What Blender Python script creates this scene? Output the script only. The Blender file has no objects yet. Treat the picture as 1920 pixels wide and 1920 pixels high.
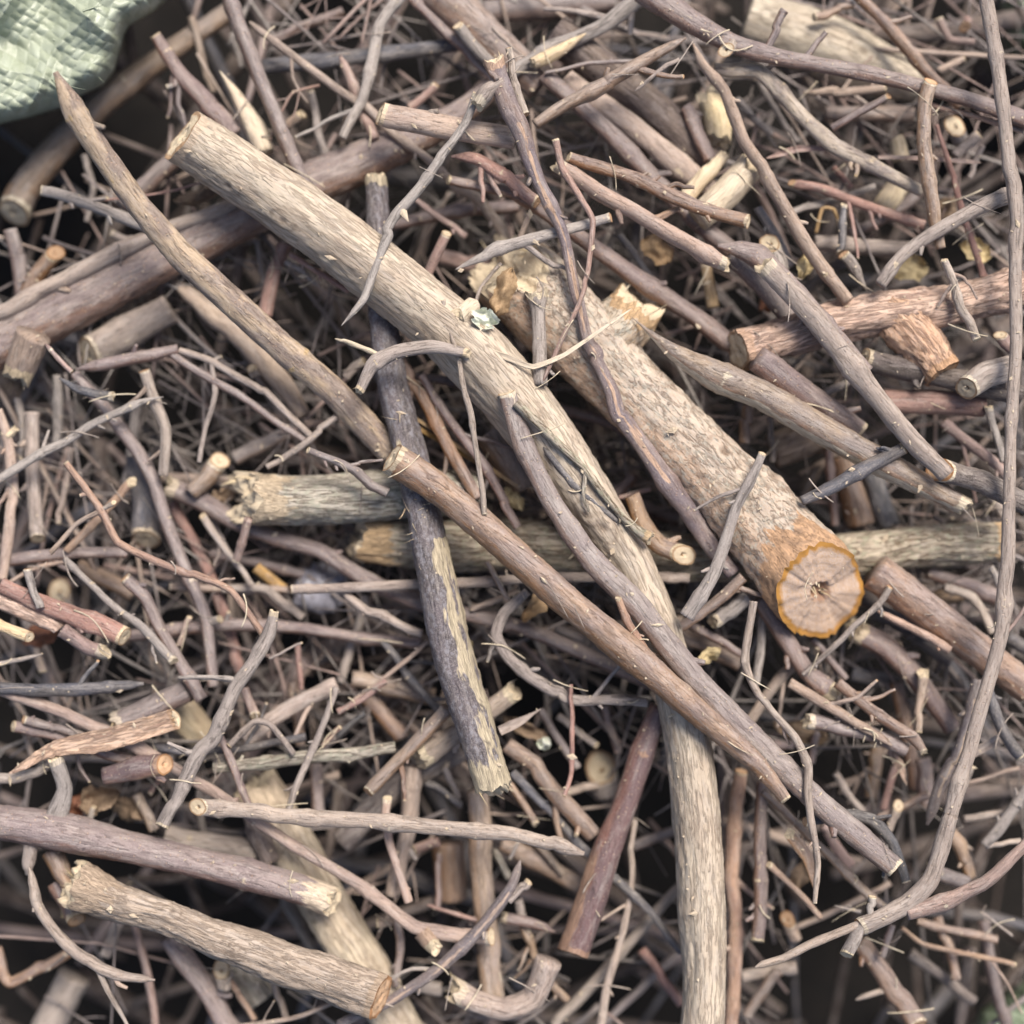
import bpy, math, random
import numpy as np
R = math.radians
SC = bpy.context.scene
# ---------------------------------------------------------------- camera, world, sun, exposure
FRAME = 0.40          # metres across the picture at z = 0
HGT = 0.66            # camera height above z = 0
PX = FRAME / 1920.0
cam_d = bpy.data.cameras.new('camera')
cam = bpy.data.objects.new('camera', cam_d)
SC.collection.objects.link(cam)
cam.location = (0, 0, HGT)
cam_d.sensor_width = 36
cam_d.lens = 36 * HGT / FRAME
cam_d.clip_start = 0.02
cam_d.clip_end = 50
cam_d.dof.use_dof = True
cam_d.dof.focus_distance = HGT - 0.035
cam_d.dof.aperture_fstop = 2.4
SC.camera = cam

world = bpy.data.worlds.new('World')
SC.world = world
world.use_nodes = True
wn = world.node_tree
wn.nodes.clear()
sky = wn.nodes.new('ShaderNodeTexSky')
sky.sky_type = 'NISHITA'
sky.sun_disc = False
SUN_EL, SUN_AZ = 55.0, 28.0      # elevation, azimuth clockwise from +Y
sky.sun_elevation = R(SUN_EL)
sky.sun_rotation = R(SUN_AZ)
sky.air_density = 1.0
sky.dust_density = 4.0
sky.ozone_density = 1.0
bg = wn.nodes.new('ShaderNodeBackground')
bg.inputs[1].default_value = 0.062
wo = wn.nodes.new('ShaderNodeOutputWorld')
wn.links.new(sky.outputs[0], bg.inputs[0])
wn.links.new(bg.outputs[0], wo.inputs[0])

sd = bpy.data.lights.new('sun', 'SUN')
sd.energy = 2.2
sd.angle = R(25)
sd.color = (1.0, 0.92, 0.82)
sun = bpy.data.objects.new('sun', sd)
SC.collection.objects.link(sun)
sun.rotation_euler = (R(90 - SUN_EL), 0, R(180 - SUN_AZ))

SC.view_settings.view_transform = 'Standard'
SC.view_settings.look = 'None'
SC.view_settings.gamma = 1.0
SC.view_settings.use_curve_mapping = False
SC.view_settings.exposure = 1.24
SC.cycles.max_bounces = 6
SC.cycles.diffuse_bounces = 4

# ---------------------------------------------------------------- small helpers
rng = np.random.default_rng(7)
random.seed(7)

def hexlin(h):
    c = [int(h[i:i + 2], 16) / 255 for i in (0, 2, 4)]
    return tuple(x / 12.92 if x <= .04045 else ((x + .055) / 1.055) ** 2.4 for x in c) + (1,)

_perm = rng.integers(0, 1 << 30, 4096)
def _h(ix, iy, iz):
    return (_perm[(ix * 73856093 ^ iy * 19349663 ^ iz * 83492791) & 4095] & 65535) / 65535.0
def vnoise(p):
    """smooth value noise, p (...,3) -> -1..1"""
    i = np.floor(p).astype(np.int64); f = p - i
    f = f * f * (3 - 2 * f)
    r = 0
    for dx in (0, 1):
        wx = f[..., 0] if dx else 1 - f[..., 0]
        for dy in (0, 1):
            wy = f[..., 1] if dy else 1 - f[..., 1]
            for dz in (0, 1):
                wz = f[..., 2] if dz else 1 - f[..., 2]
                r = r + wx * wy * wz * _h(i[..., 0] + dx, i[..., 1] + dy, i[..., 2] + dz)
    return r * 2 - 1

def unproject(px, py, z):
    k = PX * (HGT - z) / HGT
    return (px - 960) * k, (960 - py) * k

def mesh_obj(name, co, faces4, mat, parent=None, attrs=None, smooth=True):
    """co (n,3), faces4 (m,4) int, -1 in the last column marks a triangle"""
    me = bpy.data.meshes.new(name)
    faces4 = np.asarray(faces4, dtype=np.int32)
    tri = faces4[:, 3] < 0
    cnt = np.where(tri, 3, 4).astype(np.int32)
    idx = faces4.reshape(-1); idx = idx[idx >= 0]
    me.vertices.add(len(co)); me.vertices.foreach_set('co', np.asarray(co, dtype=np.float32).reshape(-1))
    me.loops.add(len(idx)); me.loops.foreach_set('vertex_index', idx.astype(np.int32))
    me.polygons.add(len(cnt))
    st = np.zeros(len(cnt), np.int32); st[1:] = np.cumsum(cnt)[:-1]
    me.polygons.foreach_set('loop_start', st)
    try: me.polygons.foreach_set('loop_total', cnt)
    except Exception: pass
    me.polygons.foreach_set('use_smooth', np.full(len(cnt), smooth))
    for k, v in (attrs or {}).items():
        v = np.asarray(v, dtype=np.float32)
        if v.ndim == 1:
            a = me.attributes.new(k, 'FLOAT', 'POINT'); a.data.foreach_set('value', v)
        else:
            a = me.attributes.new(k, 'FLOAT_VECTOR', 'POINT'); a.data.foreach_set('vector', v.reshape(-1))
    me.update(calc_edges=True); me.validate()
    if mat: me.materials.append(mat)
    o = bpy.data.objects.new(name, me)
    SC.collection.objects.link(o)
    if parent is not None: o.parent = parent
    return o

def tag(o, label=None, cat=None, group=None, kind=None):
    if label: o['label'] = label
    if cat: o['category'] = cat
    if group: o['group'] = group
    if kind: o['kind'] = kind
    return o

# ---------------------------------------------------------------- materials
class NT:
    def __init__(s, name):
        s.m = bpy.data.materials.new(name); s.m.use_nodes = True
        s.t = s.m.node_tree; s.t.nodes.clear()
        s.out = s.n('ShaderNodeOutputMaterial'); s.b = s.n('ShaderNodeBsdfPrincipled')
        s.l(s.b.outputs[0], s.out.inputs[0])
    def n(s, typ, **kw):
        x = s.t.nodes.new(typ)
        for k, v in kw.items(): setattr(x, k, v)
        return x
    def l(s, a, b): s.t.links.new(a, b)
    def attr(s, nm):
        return s.n('ShaderNodeAttribute', attribute_name=nm)
    def noise(s, vec, scale, detail=3, rough=.6, dist=0.0):
        x = s.n('ShaderNodeTexNoise'); x.inputs['Scale'].default_value = scale
        x.inputs['Detail'].default_value = detail; x.inputs['Roughness'].default_value = rough
        x.inputs['Distortion'].default_value = dist
        s.l(vec, x.inputs['Vector']); return x.outputs[0]
    def ramp(s, fac, stops, interp='LINEAR'):
        x = s.n('ShaderNodeValToRGB'); cr = x.color_ramp; cr.interpolation = interp
        while len(cr.elements) < len(stops): cr.elements.new(.5)
        for e, (p, c) in zip(cr.elements, stops):
            e.position = p; e.color = c if len(c) == 4 else (*c, 1)
        s.l(fac, x.inputs[0]); return x.outputs[0]
    def mix(s, fac, a, b, mode='MIX'):
        x = s.n('ShaderNodeMix', data_type='RGBA', blend_type=mode)
        if isinstance(fac, (int, float)): x.inputs[0].default_value = fac
        else: s.l(fac, x.inputs[0])
        for v, i in ((a, 6), (b, 7)):
            if isinstance(v, tuple): x.inputs[i].default_value = v
            else: s.l(v, x.inputs[i])
        return x.outputs[2]
    def math(s, op, a, b=None, clamp=False):
        x = s.n('ShaderNodeMath', operation=op, use_clamp=clamp)
        for v, i in ((a, 0), (b, 1)):
            if v is None: continue
            if isinstance(v, (int, float)): x.inputs[i].default_value = v
            else: s.l(v, x.inputs[i])
        return x.outputs[0]
    def scalevec(s, vec, sc):
        x = s.n('ShaderNodeVectorMath', operation='MULTIPLY'); s.l(vec, x.inputs[0])
        x.inputs[1].default_value = sc; return x.outputs[0]
    def bump(s, h, strength, dist, prev=None):
        x = s.n('ShaderNodeBump'); x.inputs['Strength'].default_value = strength
        x.inputs['Distance'].default_value = dist; s.l(h, x.inputs['Height'])
        if prev is not None: s.l(prev, x.inputs['Normal'])
        return x.outputs[0]

def bark(name, ca, cb, cc, crack=.5, fine=.4, lent=0.0, rough=.7, wood='CFBEA2', peel=0.0, spec=.3, cracklo=.36, dust=.25, moss=None, side=None, sharp=.12, cz=.42, cs=.8):
    """ca/cb: patch colours, cc: furrow colour; gv runs (x,y round the stem, z slowly along it) in millimetres"""
    N = NT(name)
    gv = N.attr('gv').outputs['Vector']
    pl = N.attr('peel').outputs['Fac']
    big = N.noise(N.scalevec(gv, (1, 1, 1.2)), .16, 3, .6)
    base = N.mix(N.ramp(big, [(.5 - sharp, (0, 0, 0)), (.5 + sharp, (1, 1, 1))]), hexlin(ca), hexlin(cb))
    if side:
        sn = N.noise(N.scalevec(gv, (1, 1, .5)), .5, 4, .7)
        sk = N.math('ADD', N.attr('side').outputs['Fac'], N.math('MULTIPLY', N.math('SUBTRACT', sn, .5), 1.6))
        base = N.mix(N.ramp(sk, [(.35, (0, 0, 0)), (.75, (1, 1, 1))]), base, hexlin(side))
    film = N.noise(N.scalevec(gv, (1, 1, .7)), .38, 5, .7, .5)
    base = N.mix(N.math('MULTIPLY', N.ramp(film, [(.50, (0, 0, 0)), (.60, (1, 1, 1))]), .28), base, hexlin('AFA6A0'))
    # fibres along the stem
    fib = N.noise(N.scalevec(gv, (1, 1, .35)), 2.2, 4, .65, .4)
    fcol = N.mix(.5, base, hexlin(cc), 'MULTIPLY')
    base = N.mix(N.ramp(fib, [(.30, (fine,) * 3), (.55, (0, 0, 0))]), base, hexlin(cc))
    # cracks
    cr = N.noise(N.scalevec(gv, (1, 1, cz)), cs, 6, .68, 1.1)
    crm = N.ramp(cr, [(cracklo, (1, 1, 1)), (cracklo + .09, (0, 0, 0))])
    base = N.mix(N.math('MULTIPLY', crm, crack), base, hexlin(cc))
    # dusty speckle
    dn = N.noise(N.scalevec(gv, (1, 1, 3.0)), 1.6, 6, .75)
    base = N.mix(N.math('MULTIPLY', N.ramp(dn, [(.50, (0, 0, 0)), (.68, (1, 1, 1))]), dust), base, hexlin('C9C0B8'))
    h = N.math('MULTIPLY', crm, -1.0 * (.35 + crack))
    h = N.math('ADD', h, N.math('MULTIPLY', fib, 1.0))
    h = N.math('ADD', h, N.math('MULTIPLY', dn, .55))
    if lent:
        vo = N.n('ShaderNodeTexVoronoi'); vo.inputs['Scale'].default_value = .42
        N.l(N.scalevec(gv, (1, 1, 4.5)), vo.inputs['Vector'])
        lm = N.ramp(vo.outputs['Distance'], [(.13, (1, 1, 1)), (.2, (0, 0, 0))])
        base = N.mix(N.math('MULTIPLY', lm, lent), base, hexlin('C0A084'))
        h = N.math('ADD', h, N.math('MULTIPLY', lm, .8))
    if moss:
        mn = N.noise(N.scalevec(gv, (1, 1, 2.6)), .5, 4, .7)
        base = N.mix(N.math('MULTIPLY', N.ramp(mn, [(.5, (0, 0, 0)), (.62, (1, 1, 1))]), .75), base, hexlin(moss))
    # peeled patches + ends showing wood
    pn = N.noise(N.scalevec(gv, (1, 1, .8)), .3, 4, .6)
    pk = N.math('ADD', N.math('MULTIPLY', pl, .75), pn)
    pm = N.ramp(pk, [(.70 - peel * .2, (0, 0, 0)), (.76 - peel * .2, (1, 1, 1))])
    wd = N.mix(N.ramp(fib, [(.35, (1, 1, 1)), (.6, (0, 0, 0))]), hexlin(wood), N.mix(.6, hexlin(wood), hexlin(cc)))
    base = N.mix(pm, base, wd)
    kn = N.attr('knot').outputs['Fac']
    base = N.mix(N.math('MULTIPLY', N.ramp(N.math('ADD', kn, N.math('MULTIPLY', N.math('SUBTRACT', fib, .5), .6)), [(.25, (0, 0, 0)), (.75, (1, 1, 1))]), .7), base, hexlin(cc))
    # object to object variation
    oi = N.n('ShaderNodeObjectInfo')
    hs = N.n('ShaderNodeHueSaturation')
    N.l(N.math('ADD', N.math('MULTIPLY', oi.outputs['Random'], .014), .492), hs.inputs['Hue'])
    r2 = N.math('FRACT', N.math('MULTIPLY', oi.outputs['Random'], 17.3))
    N.l(N.math('ADD', N.math('MULTIPLY', r2, .30), .86), hs.inputs['Value'])
    r3 = N.math('FRACT', N.math('MULTIPLY', oi.outputs['Random'], 57.7))
    N.l(N.math('ADD', N.math('MULTIPLY', r3, .4), .68), hs.inputs['Saturation'])
    N.l(base, hs.inputs['Color'])
    N.l(hs.outputs[0], N.b.inputs['Base Color'])
    N.l(N.math('ADD', N.math('MULTIPLY', fib, .25), rough - .12), N.b.inputs['Roughness'])
    N.b.inputs['Specular IOR Level'].default_value = spec
    N.l(N.bump(h, .8, .00042), N.b.inputs['Normal'])
    return N.m

M = {
 'U': bark('gap_shade_bark', '4C423E', '3E3736', '221D1C', crack=.4, fine=.5, rough=.8, dust=.1, spec=.2),  # bark tone lowered to paint the gloom of the deep gaps
 'P': bark('pale_furrowed_bark', 'D2C0A2', 'BFAA8E', '86725C', crack=.5, fine=.24, rough=.88, spec=.12, peel=.1, dust=.15, cracklo=.41, wood='D6BE9C'),
 'Q': bark('thick_log_bark', 'C6B296', 'BBA488', '80684E', crack=.75, fine=.35, rough=.88, spec=.12, dust=.5, cracklo=.40, wood='C29252', moss='B0AB9A', side='B6946E', cz=.9, cs=.7),
 'M': bark('chunky_tan_bark', 'B7A28C', 'AA957F', '75614F', crack=.55, fine=.4, rough=.9, spec=.1, dust=.3, cracklo=.42, wood='B89E80'),
 'T': bark('tan_bark', 'AC998A', '97867B', '5C4E44', crack=.4, fine=.45, rough=.72, lent=.3),
 'J': bark('mottled_bark', 'AE9A84', '83746B', '54473E', crack=.45, fine=.5, rough=.65, lent=.35, wood='B8A07C', peel=.25, sharp=.06),
 'B': bark('brown_bark', '9C826C', '8A7870', '4A3C34', crack=.35, fine=.5, rough=.45, lent=.35, spec=.55, side='8F6A48'),
 'S': bark('split_brown_bark', '927A62', '82746E', '4A3C34', crack=.35, fine=.5, rough=.5, lent=.2, spec=.5, peel=.15, side='946A48'),
 'R': bark('reddish_bark', 'A28074', '8C7068', '4E3A32', crack=.35, fine=.45, rough=.6, lent=.35),
 'F': bark('shaggy_reddish_bark', 'D4B39A', 'C9A68E', '7C6256', crack=.7, fine=.5, rough=.88, spec=.1, dust=.3, cracklo=.43, wood='C8A486', peel=.15),
 'V': bark('violet_brown_bark', '8A7B76', '7D6E6D', '453A3C', crack=.25, fine=.45, rough=.46, lent=.45, spec=.55, side='7C5E50'),
 'E': bark('peeled_violet_bark', '6A6064', '74655F', '3C3438', crack=.2, fine=.35, rough=.48, lent=.2, wood='B39A84', peel=.1, spec=.5),
 'X': bark('wine_bark', '6C4E4C', '624C50', '3A282A', crack=.15, fine=.35, rough=.33, lent=.4, spec=.6, wood='A07A5C', peel=.1, side='7A4C3C'),
 'G': bark('grey_bark', 'A0958E', '8F8580', '524942', crack=.5, fine=.45, rough=.8, spec=.2, dust=.35),
 'K': bark('dark_rough_bark', '766A62', '665C5A', '3A312E', crack=.55, fine=.5, rough=.75, spec=.25),
 'D': bark('blue_black_bark', '54555F', '5C5756', '2B2A2E', crack=.3, fine=.4, rough=.5, dust=.25, spec=.45),
 'C': bark('dusty_dark_bark', '645A60', '5A5254', '37313A', crack=.35, fine=.45, rough=.6, dust=.4, wood='C6B694', peel=.0, spec=.4, moss='8B8890'),
 'O': bark('lichened_bark', 'B6AB99', 'A19788', '5A4C3C', crack=.8, fine=.6, rough=.9, spec=.1, dust=.4, cracklo=.42, wood='C2AA8A', moss='9A9986'),
 'A': bark('orange_tan_bark', 'B0937E', '9A8072', '5E493A', crack=.35, fine=.4, rough=.7, lent=.4),
 'Y': bark('yellow_torn_bark', 'B59360', 'A38458', '6B4F32', crack=.5, fine=.5, rough=.8, spec=.15),
 'W': bark('bare_wood', 'D6C4A2', 'CAB594', '8E7758', crack=.3, fine=.4, rough=.8, spec=.15, dust=.15),
}
ADJ = {'P': 'pale tan', 'Q': 'pale brown', 'M': 'tan', 'T': 'tan', 'J': 'mottled tan', 'B': 'brown', 'S': 'brown', 'R': 'reddish brown', 'F': 'reddish', 'V': 'violet brown',
       'E': 'dark violet', 'X': 'wine red', 'G': 'grey', 'K': 'dark brown', 'D': 'dark blue-grey', 'C': 'dark purple', 'O': 'greyish', 'A': 'orange tan', 'Y': 'yellow brown', 'W': 'pale'}
COLW = ('pale', 'tan', 'brown', 'red', 'reddish', 'grey', 'violet', 'dark', 'blue', 'bluish', 'yellow', 'orange', 'wine', 'white', 'whitish', 'golden', 'pink', 'pinkish', 'plum', 'slate', 'black',
        'blue-black', 'straw', 'straw-coloured', 'olive', 'bleached', 'orange-tinted', 'yellowish', 'bright', 'grey-plum', 'slate-coloured', 'wine-red', 'wine-coloured', 'blue-grey', 'greyish')

def cut_mat(name, wood, pith, rim, ring=.0, grain=1.0, rn=.2):
    N = NT(name)
    cv = N.attr('cv').outputs['Vector']      # x,y on the face, -1..1; z = seed
    rad = N.attr('rad').outputs['Fac']
    n1 = N.noise(cv, 7, 4, .7)
    r = N.math('ADD', rad, N.math('MULTIPLY', N.math('SUBTRACT', n1, .5), rn))
    if rn < .15: r = N.math('ADD', r, N.math('MULTIPLY', N.math('SUBTRACT', N.noise(cv, 24, 3, .7), .5), .12))
    col = N.ramp(r, [(.0, hexlin(pith)), (.13, hexlin(pith)), (.24, hexlin(wood)), (.80, hexlin(wood)), (.87, hexlin(rim)), (1., hexlin(rim))])
    n2 = N.noise(cv, 26, 4, .75)
    col = N.mix(N.math('MULTIPLY', N.ramp(n2, [(.35, (1, 1, 1)), (.6, (0, 0, 0))]), .38), col, hexlin(rim))
    rings = N.math('SINE', N.math('MULTIPLY', r, 48.0))
    if ring: col = N.mix(N.math('MULTIPLY', N.math('MULTIPLY', N.math('ADD', rings, 1.0), .5), ring), col, hexlin(rim))
    n3 = N.noise(cv, 3.5, 5, .7)
    col = N.mix(N.math('MULTIPLY', N.ramp(n3, [(.42, (1, 1, 1)), (.55, (0, 0, 0))]), .16), col, hexlin(pith))
    oi = N.n('ShaderNodeObjectInfo'); hs = N.n('ShaderNodeHueSaturation')
    N.l(N.math('ADD', N.math('MULTIPLY', oi.outputs['Random'], .35), .78), hs.inputs['Value'])
    N.l(col, hs.inputs['Color']); N.l(hs.outputs[0], N.b.inputs['Base Color'])
    N.b.inputs['Roughness'].default_value = .9
    N.b.inputs['Specular IOR Level'].default_value = .1
    h = N.math('ADD', n2, N.math('MULTIPLY', rings, .12 * grain))
    N.l(N.bump(h, .6, .0003), N.b.inputs['Normal'])
    return N.m
CUT = cut_mat('cut_wood', 'D8CAB0', '957A60', 'A58A70', .12)
CUTP = cut_mat('cut_wood_pinkish', 'C9AA8C', 'A98468', '9A7556', .10)
CUTQ = cut_mat('sawn_wood_face', 'DCC6B6', 'A5887A', 'CB9650', .04, 1, .03)

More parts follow.
